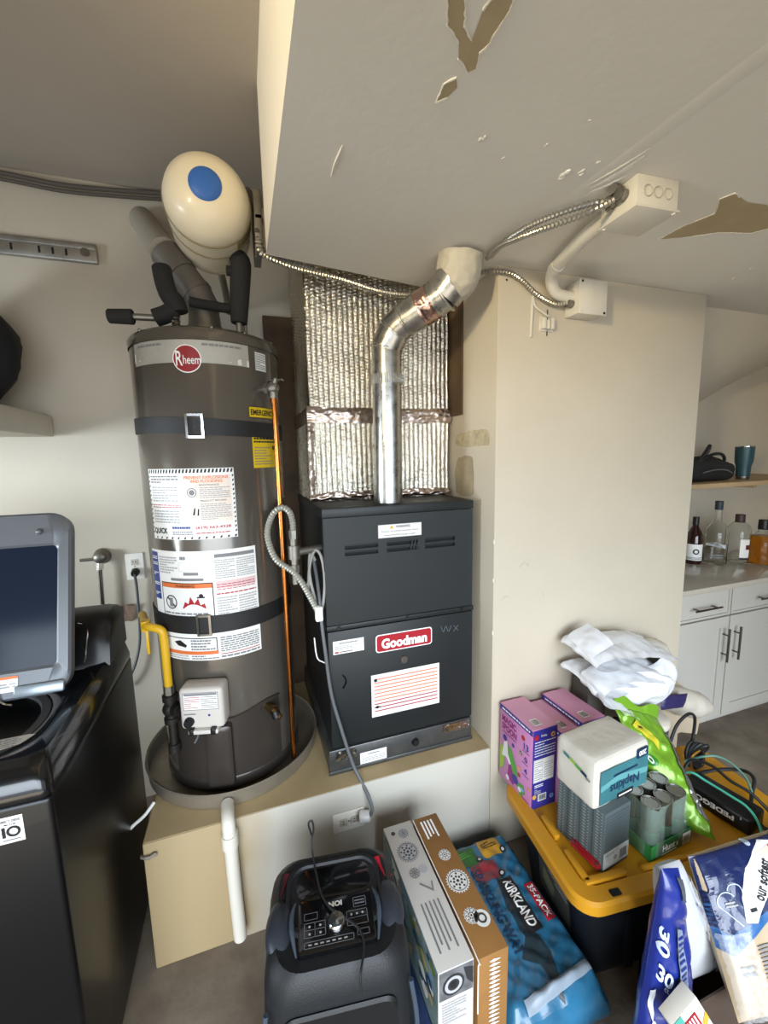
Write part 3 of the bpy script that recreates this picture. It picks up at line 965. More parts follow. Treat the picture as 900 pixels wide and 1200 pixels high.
def foilwall(a, c, z0, z1, n, name):
    a, c = Vector(a), Vector(c)
    L = (c - a).length
    d = (c - a).normalized()
    nrm = d.cross(Vector((0, 0, 1)))
    nu, nv = int(L / .0036), int((z1 - z0) / .0036)

    def fnc(i, j):
        x = i * L
        z = z0 + (z1 - z0) * j
        q = Vector((x * 1.0, z, n))
        rib = abs(math.sin(x / .021 * PI)) ** .7
        bub = .5 + .5 * math.sin(z / .0124 * PI * 2 + (math.floor(x / .021) % 2) * PI)
        lowr = 1.0 if z < 1.80 else 0.35
        h = .0042 * rib * (.55 + .45 * lowr) + .0032 * bub * rib * (1.25 - lowr * .8) + .006 * noise.noise(q * 9) + .0022 * noise.noise(q * 45) + .0012 * noise.noise(q * 110)
        return a + d * x + Vector((0, 0, z)) + nrm * h
    return B().grid(fnc, nu, nv).obj(name, FOIL, pl, smooth=80)


B().box(PX0 + .01, PX1 - .01, PY0 + .012, PY1, PZ0, PZ1 - .001).obj('duct_core', FSIDE, pl)
foilwall((PX0, PY0, 0), (PX1, PY0, 0), PZ0, PZ1, 1.0, 'front_wrap')
foilwall((PX0, PY1, 0), (PX0, PY0, 0), PZ0, PZ1, 2.0, 'side_wrap')
foilwall((PX1, PY0, 0), (PX1, PY1, 0), PZ0, PZ1, 3.0, 'side_wrap')


def tapeband(z0, z1, amp, name, x0=PX0 - .012, x1=PX1 + .012):
    def fnc(i, j):
        x = x0 + (x1 - x0) * i
        z = z0 + (z1 - z0) * j
        return (x, PY0 - .010 - max(0, crease((x, 0, z * 2), 22, amp)) - .004 * math.sin(j * PI), z + .006 * noise.noise(Vector((x * 12, z * 3, 0))))
    return B().grid(fnc, 110, 16).obj(name, FOILTAPE, pl, smooth=50)


tapeband(1.772, 1.832, .0045, 'tape_band')
tapeband(1.464, 1.495, .008, 'tape_band')
b = B().grid(lambda i, j: (PX0 - .006 - .004 * math.sin(j * PI) - max(0, crease((0, i, j), 8, .004)), PY0 - .01 + .42 * i, 1.772 + .06 * j), 60, 8)
b.obj('tape_band', FOILTAPE, pl)
b = B().grid(lambda i, j: (PX0 - .012 + .03 * i, PY0 - .012 + .012 * abs(i - .3) + crease((i * .03, 0, j), 30, .004), PZ0 + (1.772 - PZ0) * j), 8, 50)
b.obj('corner_tape', FOILTAPE, pl)

# furnace vent
vp = thing('flue_pipe', 'silver galvanised vent pipe bending right from the furnace top into the ceiling', 'vent pipe', (.517, 1.50, 1.463))
V = [Vector(q_) for q_ in ((.517, 1.50, 1.463), (.521, 1.50, 1.90), (.522, 1.50, 2.03), (.545, 1.475, 2.085), (.575, 1.445, 2.112), (.675, 1.345, 2.175), (.708, 1.305, 2.225), (.712, 1.295, 2.279))]
SPANG = mat('spangled_zinc', '#bcbbb6', 0.3, 0.95, var=0.3, scale=26, rvar=0.14, bump=0.08, bscale=30)
B().cyl(V[0], V[1], .0545, seg=32).obj('lower_pipe', SPANG, vp)
b = B()
for k in range(40):
    a = 2 * PI * k / 40
    c = V[1].lerp(V[2], .12)
    b.box(-.0016, .0016, -.0016, .0016, -.017, .017, bev=.0006, seg=1, M=Matrix.Translation(c + Vector((.0555 * math.cos(a), .0555 * math.sin(a), 0))))
b.obj('crimped_collar', SPANG, vp)
B().tube([V[1], V[2]], .0555, 32, sm=0).obj('collar_pipe', SPANG, vp)
radii = {2: .0575, 3: .0575, 4: .0575, 5: .062, 6: .064}
B().tube([V[2], V[3]], .0580, 32, sm=0).obj('elbow_gore', SPANG, vp)
B().tube([V[3], V[4]], .0572, 32, sm=0).obj('elbow_gore', SPANG, vp)
B().tube([V[4], V[5]], .0580, 32, sm=0).obj('elbow_gore', SPANG, vp)
B().tube([V[5], V[6]], .0645, 32, sm=0).obj('elbow_gore', SPANG, vp)
for i, r in ((2, .060), (3, .060), (4, .0605), (5, .0655)):
    d = (V[i + 1] - V[i - 1]).normalized()
    c = V[i]
    B().cyl(c - d * .005, c + d * .005, r, seg=32, bev=.0025).obj('seam_bead', SPANG, vp)
m_ = V[4].lerp(V[5], .82)
d = (V[5] - V[4]).normalized()
B().cyl(m_ - d * .004, m_ + d * .004, .0615, seg=32, bev=.002).obj('seam_bead', SPANG, vp)
MASTIC = mat('white_mastic', '#b9b2a2', 0.6, bump=.8, bscale=30, var=.1, scale=12)
B().tube([V[6].lerp(V[5], .25), V[6], V[7]], [.066, .069, .072], 72, sm=14).displace(lambda c, n: c + n * crease(c, 26, .0065)).obj('mastic_wrap', MASTIC, vp)
m0 = V[4].lerp(V[5], .38)


def tp_(i, j):
    M_, L_ = axis(m0, V[5])
    a = math.radians(-165 + 150 * i)
    q_ = M_ @ Vector(((.0600 + max(0, crease((i, j * .6, 3), 5, .006))) * math.cos(a + 1.2), .060 * math.sin(a + 1.2), .006 + .05 * j))
    return q_


B().grid(lambda i, j: tp_(i * 2.4, j), 60, 14).obj('foil_tape', mat('pinkish_foil', '#c9a79a', 0.16, 1.0, bump=.5, bscale=90), vp)

# flexible gas line beside the furnace
fg = thing('gas_connector', 'grey flexible gas hose looping between the water heater and the furnace', 'gas pipe', (.19, 1.44, 1.2))
B().corrugated([(.215, 1.42, 1.10), (.172, 1.42, 1.196), (.14, 1.43, 1.246), (.084, 1.44, 1.296), (.061, 1.44, 1.38), (.079, 1.44, 1.445), (.111, 1.44, 1.472), (.138, 1.44, 1.455), (.147, 1.44, 1.417), (.147, 1.44, 1.385)], .0105, .010, .12, 10).obj('hose', mat('hose_grey', '#a7a69b', 0.4, 0.4), fg)
b = B().cyl((.147, 1.44, 1.392), (.147, 1.44, 1.362), .015, seg=6).cyl((.147, 1.44, 1.362), (.147, 1.44, 1.265), .013, seg=14).cyl((.147, 1.44, 1.312), (.25, 1.47, 1.315), .0135, seg=14).cyl((.147, 1.44, 1.338), (.147, 1.44, 1.29), .02, seg=14).cyl((.147, 1.44, 1.27), (.147, 1.44, 1.24), .018, seg=8).cyl((.147, 1.44, 1.24), (.147, 1.44, 1.20), .011, seg=10)
b.obj('iron_tee', DULLMETAL, fg)

# furnace power cord down to the plinth socket
pcord = thing('mains_cable', 'grey power cord hanging down the front left edge of the furnace', 'cord', (.235, 1.39, 1.0))
B().tube([(.222, 1.50, 1.27), (.225, 1.44, 1.17), (.226, 1.40, 1.05), (.232, 1.385, .95), (.245, 1.378, .80), (.275, 1.372, .66), (.31, 1.36, .52), (.335, 1.33, .46), (.352, 1.295, .42), (.358, 1.28, .385), (.348, 1.283, .362)], .0065, 10).obj('cable', GREYCABLE, pcord)
B().tube([(.222, 1.47, 1.27), (.205, 1.46, 1.30), (.198, 1.45, 1.22), (.215, 1.44, 1.12), (.225, 1.43, 1.08), (.24, 1.42, 1.14), (.246, 1.42, 1.22), (.24, 1.44, 1.29), (.22, 1.45, 1.31), (.20, 1.45, 1.26), (.19, 1.45, 1.17)], .0055, 8).obj('coiled_slack', mat('pale_grey_cable', '#96958f', .5), pcord)
B().box(.205, .232, 1.395, 1.42, 1.065, 1.12, bev=.006).obj('inline_connector', PAPER, pcord)
pc = B().cyl((.318, 1.300, .352), (.352, 1.285, .357), .022, .018, 16, bev=.003).obj('plug', mat('clear_white_plug', '#cfcfcd', .3), pcord)
B().tube([(.20, 1.42, 1.0), (.205, 1.41, .93), (.225, 1.405, .91), (.238, 1.398, .905)], .0025, 6).obj('thin_wire', PAPER, pcord)

# ------------------------------------------------------------------ electrical on the low ceiling and the column
BOXW = mat('painted_box', '#cfc9bb', 0.5, var=0.06, scale=20)


def conduit_thing(name, label, pts, r=.0075, group=None, m=None):
    o = B().corrugated(pts, r, .0105, .24, 10).obj(name, m or mat('armoured_cable', '#a3a098', 0.35, 0.85), smooth=24)
    return tag(o, label, 'cable', group)


jb = thing('junction_box', 'large white painted junction box fixed under the low ceiling', 'electrical box', (.98, .86, ZS))
Jm = Matrix.Translation((.975, .868, 0)) @ Matrix.Rotation(math.radians(-3), 4, 'Z')
B(Jm).box(-.062, .062, -.055, .055, ZS - .068, ZS, bev=.002).obj('box_body', BOXW, jb)
B(Jm).box(-.066, .066, -.059, .059, ZS - .072, ZS - .067, bev=.002).obj('cover_plate', BOXW, jb)
for x in (-.03, .0, .03):
    B(Jm).lathe([(.0105, 0), (.0115, .0022), (.0130, .0022), (.0138, 0)], 22, Matrix.Translation((x, -.0548, ZS - .034)) @ Matrix.Rotation(PI / 2, 4, 'X'), cap0=False, cap1=False).obj('knockout', mat('box_shade', '#a9a397', .5), jb)
for x, y in ((-.056, .05), (.056, -.05)):
    B(Jm).cyl((x, y, ZS - .071), (x, y, ZS - .075), .005, seg=10).obj('cover_screw', BOXW, jb)
b = B(Jm)
for k, y in enumerate((-.02, .012)):
    b.cyl((-.06, y, ZS - .03), (-.085, y, ZS - .03), .013, seg=12).cyl((-.072, y, ZS - .03), (-.08, y, ZS - .03), .017, seg=6)
b.cyl((-.07, -.005, ZS - .01), (-.09, -.01, ZS - .012), .012, seg=10)
b.obj('cable_connector', DULLMETAL, jb)

lb = thing('junction_box', 'small square white junction box on the column wall below the pipe', 'electrical box', (1.22, YF, 2.18))
B().box(1.158, 1.277, 1.252, YF, 2.127, 2.237, bev=.002).obj('box_body', BOXW, lb)
B().box(1.155, 1.280, 1.247, 1.253, 2.124, 2.240, bev=.003).obj('cover_plate', BOXW, lb)
for x, z in ((1.166, 2.232), (1.268, 2.232), (1.166, 2.132), (1.268, 2.132)):
    B().cyl((x, 1.247, z), (x, 1.2445, z), .0042, seg=8).obj('cover_screw', BLACK if (x < 1.2) == (z > 2.2) or (x > 1.2 and z < 2.2) else BOXW, lb)
B().cyl((1.158, 1.285, 2.165), (1.135, 1.285, 2.168), .014, seg=12).obj('cable_connector', DULLMETAL, lb)
cd = tag(B().tube([(.945, .93, ZS - .036), (.96, 1.02, ZS - .034), (.99, 1.12, ZS - .034), (1.02, 1.215, ZS - .036), (1.045, 1.262, ZS - .048), (1.075, 1.284, ZS - .075), (1.11, 1.288, ZS - .088), (1.158, 1.288, ZS - .09)], .0195, 18, sm=8).obj('conduit', BOXW), 'white painted conduit pipe elbow between the two junction boxes', 'conduit')
B().cyl((1.012, 1.19, ZS - .0355), (1.023, 1.222, ZS - .0368), .0225, seg=20).obj('pipe_coupling', BOXW, cd)

conduit_thing('armoured_cable', 'upper armoured metal cable arching over from the ceiling junction box to the vent pipe', [(.895, .885, ZS - .028), (.86, .90, ZS - .03), (.81, .965, ZS - .030), (.785, 1.05, ZS - .022), (.785, 1.16, ZS - .012), (.80, 1.26, ZS - .010)], .0068)
conduit_thing('armoured_cable', 'lower armoured metal cable arching beside the upper one under the low ceiling', [(.895, .865, ZS - .034), (.845, .885, ZS - .058), (.80, .955, ZS - .060), (.772, 1.05, ZS - .048), (.770, 1.16, ZS - .026), (.79, 1.265, ZS - .014)], .0068)
conduit_thing('armoured_cable', 'armoured metal cable running from the small column box to behind the vent pipe', [(1.14, 1.285, 2.168), (1.09, 1.295, 2.165), (1.02, 1.300, 2.19), (.95, 1.303, 2.235), (.90, 1.305, 2.252), (.84, 1.32, 2.255), (.79, 1.34, 2.25)], .0078)
conduit_thing('armoured_cable', 'front armoured cable sagging below the low ceiling across the foil duct', [(.085, 1.44, 2.31), (.10, 1.462, 2.28), (.20, 1.488, 2.262), (.36, 1.518, 2.256), (.50, 1.545, 2.242), (.62, 1.56, 2.244), (.72, 1.53, 2.256), (.78, 1.46, 2.262)], .0085)
conduit_thing('armoured_cable', 'thinner rear cable running behind the front armoured cable above the foil duct', [(.085, 1.47, 2.33), (.12, 1.49, 2.295), (.25, 1.522, 2.280), (.40, 1.565, 2.270), (.52, 1.60, 2.258), (.64, 1.61, 2.262), (.72, 1.57, 2.268)], .0065, m=mat('grey_sheath', '#7d7a73', .5))

tw = thing('thermostat_base', 'small white wired thermostat terminal block on the column wall', 'thermostat', (1.08, YF, 2.12))
B().box(1.045, 1.105, YF - .004, YF, 2.075, 2.125, bev=.001).obj('base_plate', BOXW, tw)
for k in range(3):
    B().box(1.048 + k * .018, 1.062 + k * .018, YF - .022, YF - .003, 2.080, 2.118 - .006 * (k % 2), bev=.003).obj('terminal', BOXW, tw)
B().tube([(1.015, YF - .003, 2.20), (1.02, YF - .006, 2.16), (1.045, YF - .010, 2.14), (1.075, YF - .012, 2.125)], .0035, 6).obj('wire', BOXW, tw)
B().tube([(1.012, YF - .004, 2.19), (1.010, YF - .004, 2.12), (1.008, YF - .004, 2.05)], .0045, 6).obj('wire', BOXW, tw)
B().tube([(1.078, YF - .004, 2.15), (1.079, YF - .003, 2.06)], .002, 5, sm=0).obj('wall_stud_pin', LINE, tw)
# scuffs on the column
for pts in ([(.985, 1.20), (1.01, 1.215), (1.025, 1.20), (1.03, 1.23)], [(.905, 1.075), (.925, 1.09), (.94, 1.085)], [(1.10, 1.09), (1.105, 1.065)]):
    B().tube([(x, YF - .0002, z) for x, z in pts], .0016, 5).obj('scuff_mark', mat('scuff', '#b9b2a3', .7), column)
for z in (.95, 1.16, 1.31):
    B().sphere((.872, YF + .001, z), .006, 8, 6, sc3=(.5, .6, 1.6)).obj('corner_chip', PEELEDGE, column)
B().cyl((.905, YF, 2.235), (.905, YF - .002, 2.235), .004, seg=8).obj('screw_head', LINE, column)

# sockets
OUTW = mat('ivory_socket', '#e6e2d8', 0.35)
SOCKF = mat('socket_face', '#c3bdb0', .4)


def outlet(name, label, x0, x1, z0, z1, y, tiltdeg=0.0):
    o = thing(name, label, 'wall socket', ((x0 + x1) / 2, y, z0))
    M = Matrix.Translation(((x0 + x1) / 2, y, (z0 + z1) / 2)) @ Matrix.Rotation(math.radians(tiltdeg), 4, 'Y')
    w, h = (x1 - x0) / 2, (z1 - z0) / 2
    B(M).box(-w, w, -.006, 0, -h, h, bev=.002).obj('cover_plate', OUTW, o)
    horiz = w > h
    for s in (-1, 1):
        cx, cz = (s * .02, 0) if horiz else (0, s * .02)
        B(M).box(cx - .0135, cx + .0135, -.0085, -.005, cz - .0135, cz + .0135, bev=.004).obj('socket_face', SOCKF, o)
        b = B(M)
        for t in (-.005, .005):
            if horiz:
                b.box(cx - .004, cx + .004, -.0092, -.008, cz + t - .0012, cz + t + .0012)
            else:
                b.box(cx + t - .0012, cx + t + .0012, -.0092, -.008, cz - .002, cz + .006)
        b.obj('slot', BLACK, o, smooth=0)
    B(M).cyl((0, -.006, 0), (0, -.0075, 0), .003, seg=8).obj('plate_screw', DULLMETAL, o)
    return o


outlet('wall_outlet', 'white wall socket set sideways in the front of the raised plinth', .221, .336, .298, .372, YF, 0)
outlet('wall_outlet', 'ivory wall socket on the back wall between the washer and the water heater', -.537, -.463, 1.10, 1.222, YB, 0)
wc = thing('mains_cable', 'dark cord hanging from the back wall socket behind the washing machine', 'cord', (-.49, YB - .02, 1.1))
B().cyl((-.498, YB - .008, 1.137), (-.498, YB - .04, 1.133), .018, .015, 14, bev=.003).obj('plug', BLACK, wc)
B().tube([(-.498, YB - .036, 1.133), (-.497, YB - .03, 1.08), (-.50, YB - .025, .95), (-.51, YB - .025, .80), (-.545, YB - .03, .68), (-.60, YB - .03, .60)], .006, 8).obj('cable', GREYCABLE, wc)
# hose tap on the back wall
hb = thing('washer_valve', 'round metal water valve with a pipe on the back wall above the washer', 'valve', (-.63, YB, 1.2))
B().cyl((-.622, YB, 1.222), (-.622, YB - .02, 1.222), .035, .03, 20, bev=.004).sphere((-.622, YB - .03, 1.222), .026, 16, 12, sc3=(1.2, .8, 1)).obj('escutcheon', DULLMETAL, hb)
B().cyl((-.625, YB - .04, 1.20), (-.627, YB - .04, 1.17), .014, seg=8).cyl((-.627, YB - .04, 1.175), (-.635, YB - .04, .95), .0095, seg=12).obj('supply_pipe', CHROME, hb)
B().cyl((-.64, YB - .03, 1.215), (-.70, YB - .03, 1.215), .007, seg=8).obj('valve_stem', DULLMETAL, hb)
# torn paper left on the wall
b = B().grid(lambda i, j: (-.590 + .075 * i + .006 * noise.noise(Vector((i * 3, j * 4, 2))), YB - .004 - .02 * i * (1 - j) - .006 * noise.noise(Vector((i * 4, j * 3, 0))), .985 - .065 * j - .03 * i * (1 - i) * 2 * (j - .2) - .012 * abs(noise.noise(Vector((i * 9, j * 2, 7))))), 12, 8)
tag(b.obj('torn_paper', mat('brown_paper', '#8d7462', .8, var=.4, scale=40)), 'torn brown paper scrap stuck to the back wall behind the washer', 'paper scrap')
# slotted metal strip high on the back wall
st = tag(B().box(-1.25, -.515, YB - .022, YB, 2.443, 2.515, bev=.003).obj('metal_strip', GALV), 'galvanised metal strip screwed high on the back wall at the left', 'metal strip')
B().box(-1.25, -.518, YB - .0245, YB - .021, 2.492, 2.512, bev=.002).obj('rolled_edge', GALV, st)
B().cyl((-.555, YB - .022, 2.479), (-.555, YB - .025, 2.479), .017, seg=16).cyl((-.555, YB - .024, 2.479), (-.555, YB - .028, 2.479), .008, seg=6).obj('bolt', STEEL, st)
for x in (-.62, -.665, -.71, -.80):
    B().box(x - .004, x + .004, YB - .0225, YB - .0215, 2.46, 2.485).obj('slot', BLACK, st, smooth=0)
# cables along the wall top
for k, (dz, lb_) in enumerate(((0, 'upper dark cable sagging along the top of the back wall'), (-.022, 'lower dark cable sagging along the top of the back wall'))):
    tag(B().tube([(-1.5, YB - .03, 2.755 + dz), (-1.1, YB - .03, 2.735 + dz), (-.80, YB - .03, 2.725 + dz), (-.60, YB - .03, 2.715 + dz), (-.40, YB - .035, 2.725 + dz), (-.25, YB - .04, 2.735 + dz), (-.12, YB - .06, 2.72 + dz * .5), (0, YB - .12, 2.70 + dz), (.07, YB - .3, 2.66 + dz), (.085, 1.62, 2.52 + dz), (.088, 1.50, 2.36 + dz)], .009 - .002 * k, 8).obj('sagging_cable', mat('dusty_cable', '#57504a', .7)), lb_, 'cable')

# shelf on the left wall with a dark bag on it
sh = thing('wall_shelf', 'white thick wall shelf at the left edge above the washer', 'shelf', (-1.2, 1.6, 1.74))
B().box(-1.72, -.74, .9, 2.10, 1.745, 1.828, bev=.004).obj('shelf_box', WHITEPAINT, sh)
B().box(-1.72, -.755, .9, 2.10, 1.828, 1.836, bev=.002).obj('shelf_top', WHITEPAINT, sh)
b = B().sphere((0, 0, 0), 1, 28, 18)
b.displace(lambda c, n: Vector((-.925 + c.x * .17 * (1 - .30 * max(0, c.z)), 1.93 + c.y * .14, 1.836 + .22 * max(0, c.z + 1) * .5 * 2.1)) + n * .02 * noise.noise(c * 2.5))
bg = tag(b.obj('duffel_bag', mat('black_cloth', '#17181b', .8, bump=.3, bscale=80)), 'dark rounded bag lying on the white shelf at the left edge', 'bag')
B().tube([(-.94, 1.81, 2.10), (-.93, 1.80, 2.22), (-.95, 1.88, 2.30), (-.99, 1.95, 2.29)], .010, 8).obj('strap', RUBBER, bg)

# ------------------------------------------------------------------ washing machine
WX0, WX1, WY0, WY1 = -1.12, -.434, .985, 1.66
WBODY = mat('washer_black_steel', '#09090b', 0.36, 0.2, coat=0.08)
WTOP = mat('washer_gloss_top', '#0e0f11', 0.2, coat=0.4)
LIDG = mat('lid_grey_plastic', '#63666a', 0.38, 0.3)
wm = thing('washing_machine', 'black top loading washing machine with its lid open at the left', 'washing machine', (-.78, 1.32, 0))
B().box(WX0, WX1, WY0, WY1, .02, .935, bev=.012, seg=3).obj('cabinet', WBODY, wm)
for x in (WX0 + .05, WX1 - .05):
    for y in (WY0 + .05, WY1 - .05):
        B().cyl((x, y, 0), (x, y, .025), .02, seg=12).obj('foot', RUBBER, wm)
# top moulding: a ring around the tub opening
def rr3(x0, y0, x1, y1, r, z, n=6):
    return [(x, y, z) for x, y in rrect(x0, y0, x1, y1, r, n)]


b = B()
b.rings([rr3(WX0, WY0 - .004, WX1, WY1, .02, .938), rr3(WX0, WY0 - .006, WX1 + .001, WY1, .022, .955), rr3(WX0 + .006, WY0 + .012, WX1 - .008, WY1, .028, .995), rr3(WX0 + .02, WY0 + .04, WX1 - .022, WY1, .035, 1.012),
         rr3(WX0 + .05, WY0 + .075, WX1 - .055, 1.49, .07, 1.006), rr3(WX0 + .075, WY0 + .105, WX1 - .085, 1.475, .10, .985), rr3(WX0 + .095, WY0 + .135, WX1 - .105, 1.465, .14, .955), rr3(WX0 + .10, WY0 + .14, WX1 - .11, 1.46, .14, .90)], cap0=False, cap1=False)
b.obj('top_moulding', WTOP, wm)
b = B()
b.lathe([(.232, .84), (.236, .93), (.225, .945), (.205, .945), (.20, .93), (.20, .60), (.02, .58)], 40, Matrix.Translation((-.785, 1.295, 0)), cap0=False, cap1=False)
b.obj('tub', mat('tub_grey', '#5f6063', .4, .3), wm)
B().lathe([(.23, .945), (.24, .95), (.252, .948), (.26, .938)], 40, Matrix.Translation((-.785, 1.295, 0)), cap0=False, cap1=False).obj('tub_ring', mat('ring_grey', '#77777a', .4), wm)
# console at the back
b = B()
prof = [(1.455, 1.0), (1.47, 1.07), (1.50, 1.125), (1.54, 1.15), (1.60, 1.155), (1.655, 1.14), (1.658, 1.0)]
rows = []
for x, s in ((WX0 + .01, .8), (WX0 + .03, 1), (WX1 - .05, 1), (WX1 - .022, .95), (WX1 - .008, .80)):
    rows.append([(x, 1.56 + (y - 1.56) * (0.9 + .1 * s), 1.0 + (z - 1.0) * s) for y, z in prof])
b.rings(rows)
con = b.obj('console', mat('console_satin', '#121212', .35), wm)
B().tube([(WX1 - .075, 1.458, 1.02), (WX1 - .07, 1.468, 1.07), (WX1 - .072, 1.50, 1.117), (WX1 - .10, 1.51, 1.13)], .003, 6).obj('console_trim', CHROME, con)
# lid standing open, leaning back
LM = Matrix.Translation((0, 1.292, 1.018)) @ Matrix.Rotation(math.radians(-18), 4, 'X')
lx0, lx1 = -1.10, -.487
b = B(LM)
outer = rrect(lx0, 0.0, lx1, .50, .055, 6)
inner = rrect(lx0 + .06, .075, lx1 - .034, .405, .014, 6)
for y0, y1 in ((-.016, .014),):
    rings_ = [[(x, y1, z) for x, z in outer], [(x, y1 - .006, z) for x, z in outer], [(x, y0 + .006, z) for x, z in outer], [(x + (.006 if x < -.8 else -.006), y0, z + (.006 if z < .2 else -.006)) for x, z in outer],
              [(x + (-.006 if x < -.8 else .006), y0, z + (-.006 if z < .2 else .006)) for x, z in inner], [(x, y0 + .006, z) for x, z in inner], [(x, y1, z) for x, z in inner]]
    b.rings(rings_, closed=True)
lid = b.obj('lid_frame', LIDG, wm)
B(LM).box(lx0 + .05, lx1 - .03, -.008, .004, .07, .41).obj('lid_glass', mat('dark_lid_glass', '#1a2230', .12, ior=1.25), lid, smooth=0)
for x, z in ((lx1 - .075, .445), (lx0 + .075, .445)):
    B(LM).sphere((x, -.018, z), .009, 12, 8).obj('bumper', LIDG, lid)
B(LM).box(lx1 - .125, lx1 - .012, -.026, -.012, .004, .035, bev=.006).obj('hinge_cover', mat('silver_plastic', '#8d969c', .3, .5), lid)
b = B(LM).tube([(lx1 - .16, -.02, .05), (lx1 - .158, -.024, .012), (lx1 - .145, -.02, -.006), (lx1 - .128, -.02, -.012)], .004, 6)
b.obj('latch_hook', CHROME, lid)
pm = lambda u, v, h: LM @ Vector((u, -.0165 - h, v))
p = Print(pm).rect(lx0 + .15, .022, lx1 - .118, .062, PAPER).rect(lx0 + .15, .055, lx1 - .118, .062, ORANGEINK, .0012).words(lx0 + .16, .025, lx1 - .122, .053, 4, LGREYINK, seed=70)
p.obj('warning_label', lid)
B().sphere((-.62, 1.462, 1.0), .017, 14, 10).obj('lid_lock', mat('blue_grey_knob', '#7b8ba0', .3, .3), wm)
p = Print(lambda u, v, h: Vector((u, v, 1.0015 + .0 * u + h - .9 * max(0, u - (WX1 - .07)))))
tm = lambda u, v, h: Vector((u, 1.058 + v * .97, 1.0105 - v * .21 + h))
p = Print(tm).poly([(-.66, .02), (-.555, .015), (-.525, .035), (-.515, .085), (-.53, .092), (-.66, .088)], PAPER, .003)
for k in range(5):
    p.words(-.65, .027 + k * .0115, -.535, .034 + k * .0115, 1, GREYINK, .004, fill=.45, seed=80 + k)
p.obj('care_label', wm)
p = Print(plane_map((0, WY0, 0), (1, 0, 0), (0, 0, 1))).rect(-.533, .852, -.488, .912, PAPER, .001)
p.text('DIRECT DRIVE', -.5105, .903, .006, BLACKINK, .002, width=.036, bold=.01).text('1', -.523, .878, .024, BLACKINK, .002, bold=.05).ring(-.506, .878, .0075, .0125, BLACKINK, .002, 24).words(-.526, .857, -.495, .862, 1, GREYINK, .002)
p.text('MOTOR', -.5105, .895, .004, BLACKINK, .002, width=.02, bold=.01)
p.obj('warranty_sticker', wm)
p = Print(plane_map((0, WY0, 0), (1, 0, 0), (0, 0, 1))).rect(-.60, .852, -.541, .912, PAPER, .001).words(-.596, .856, -.545, .905, 5, GREYINK, .002, seed=71)
p.obj('energy_sticker', wm)
tag(B().tube([(-.365, 1.47, .477), (-.391, 1.45, .454), (-.425, 1.445, .432), (-.455, 1.445, .408), (-.476, 1.45, .393)], .0055, 8).obj('drain_hose', PAPER), 'thin white hose hanging between the washer and the raised plinth', 'hose')
tag(B().tube([(-.335, 1.315, .424), (-.355, 1.312, .420), (-.37, 1.318, .418), (-.38, 1.33, .412)], .006, 7).displace(lambda c, n: c + n * noise.noise(c * 120) * .004).obj('loose_shim', mat('grey_shim', '#7d776b', .6)), 'small grey metal shim stuck on the top left corner of the plinth', 'shim')

# ------------------------------------------------------------------ counter niche on the right
CABW = mat('cabinet_white', '#b5b1a8', 0.42)
QUARTZ = mat('quartz_top', '#b3ab9e', 0.18, var=.06, scale=25, coat=.3)
NICKEL = mat('dark_nickel', '#6a655f', 0.3, 1.0)
CY = 1.52


def cabinet(x0, x1, label, hand):
    c = thing('base_cabinet', label, 'cabinet', ((x0 + x1) / 2, 1.8, 0), 'white shaker base cabinets')
    B().box(x0, x1, CY + .02, YB - .002, .10, .868).obj('carcass', CABW, c, smooth=0)
    B().box(x0, x1, CY + .07, CY + .09, 0, .10).obj('toe_kick', CABW, c, smooth=0)
    g = .003

    def front(name, z0, z1, rail):
        b = B()
        o_, i_ = rrect(x0 + g, z0, x1 - g, z1, .002, 1), rrect(x0 + g + rail, z0 + rail, x1 - g - rail, z1 - rail, .002, 1)
        b.rings([[(x, CY + .019, z) for x, z in o_], [(x, CY, z) for x, z in o_], [(x, CY, z) for x, z in i_], [(x, CY + .008, z) for x, z in i_]], cap0=True, cap1=True)
        return b.obj(name, CABW, c, smooth=0)
    if (x1 - x0) < .9:
        dr = front('drawer', .705, .862, .012)
        dd = front('door', .085, .695, .062)
        cx = (x0 + x1) / 2 + (.06 if hand > 0 else .02)
        b = B().cyl((cx - .10, CY - .032, .775), (cx + .10, CY - .032, .775), .0055, seg=10)
        for s in (-1, 1):
            b.cyl((cx + s * .07, CY, .775), (cx + s * .07, CY - .032, .775), .0045, seg=8)
        b.obj('handle', NICKEL, dr)
        hx = x1 - .045 if hand > 0 else x0 + .045
        b = B().cyl((hx, CY - .034, .44), (hx, CY - .034, .635), .006, seg=10)
        for z in (.48, .595):
            b.cyl((hx, CY, z), (hx, CY - .034, z), .0045, seg=8)
        b.obj('handle', NICKEL, dd)
    return c


cabinet(2.0, 2.562, 'white shaker base cabinet next to the column wall', 1)
cabinet(2.566, 3.13, 'white shaker base cabinet at the right edge of the photo', -1)
ct = tag(B().box(1.895, 3.6, 1.49, YB - .001, .869, .90, bev=.003).obj('countertop', QUARTZ), 'pale stone countertop on the white cabinets behind the column', 'countertop')
ws = thing('wall_shelf', 'light wood shelf above the pale stone countertop', 'shelf', (2.8, 1.9, 1.42))
SHW = mat('shelf_pine', '#b59a74', .5, var=.2, scale=8)
B().box(1.9, 3.6, 1.62, YB - .001, 1.418, 1.444, bev=.002).obj('shelf_board', SHW, ws)
B().box(2.93, 2.96, 1.68, YB - .002, 1.395, 1.418, bev=.002).obj('cleat', SHW, ws)
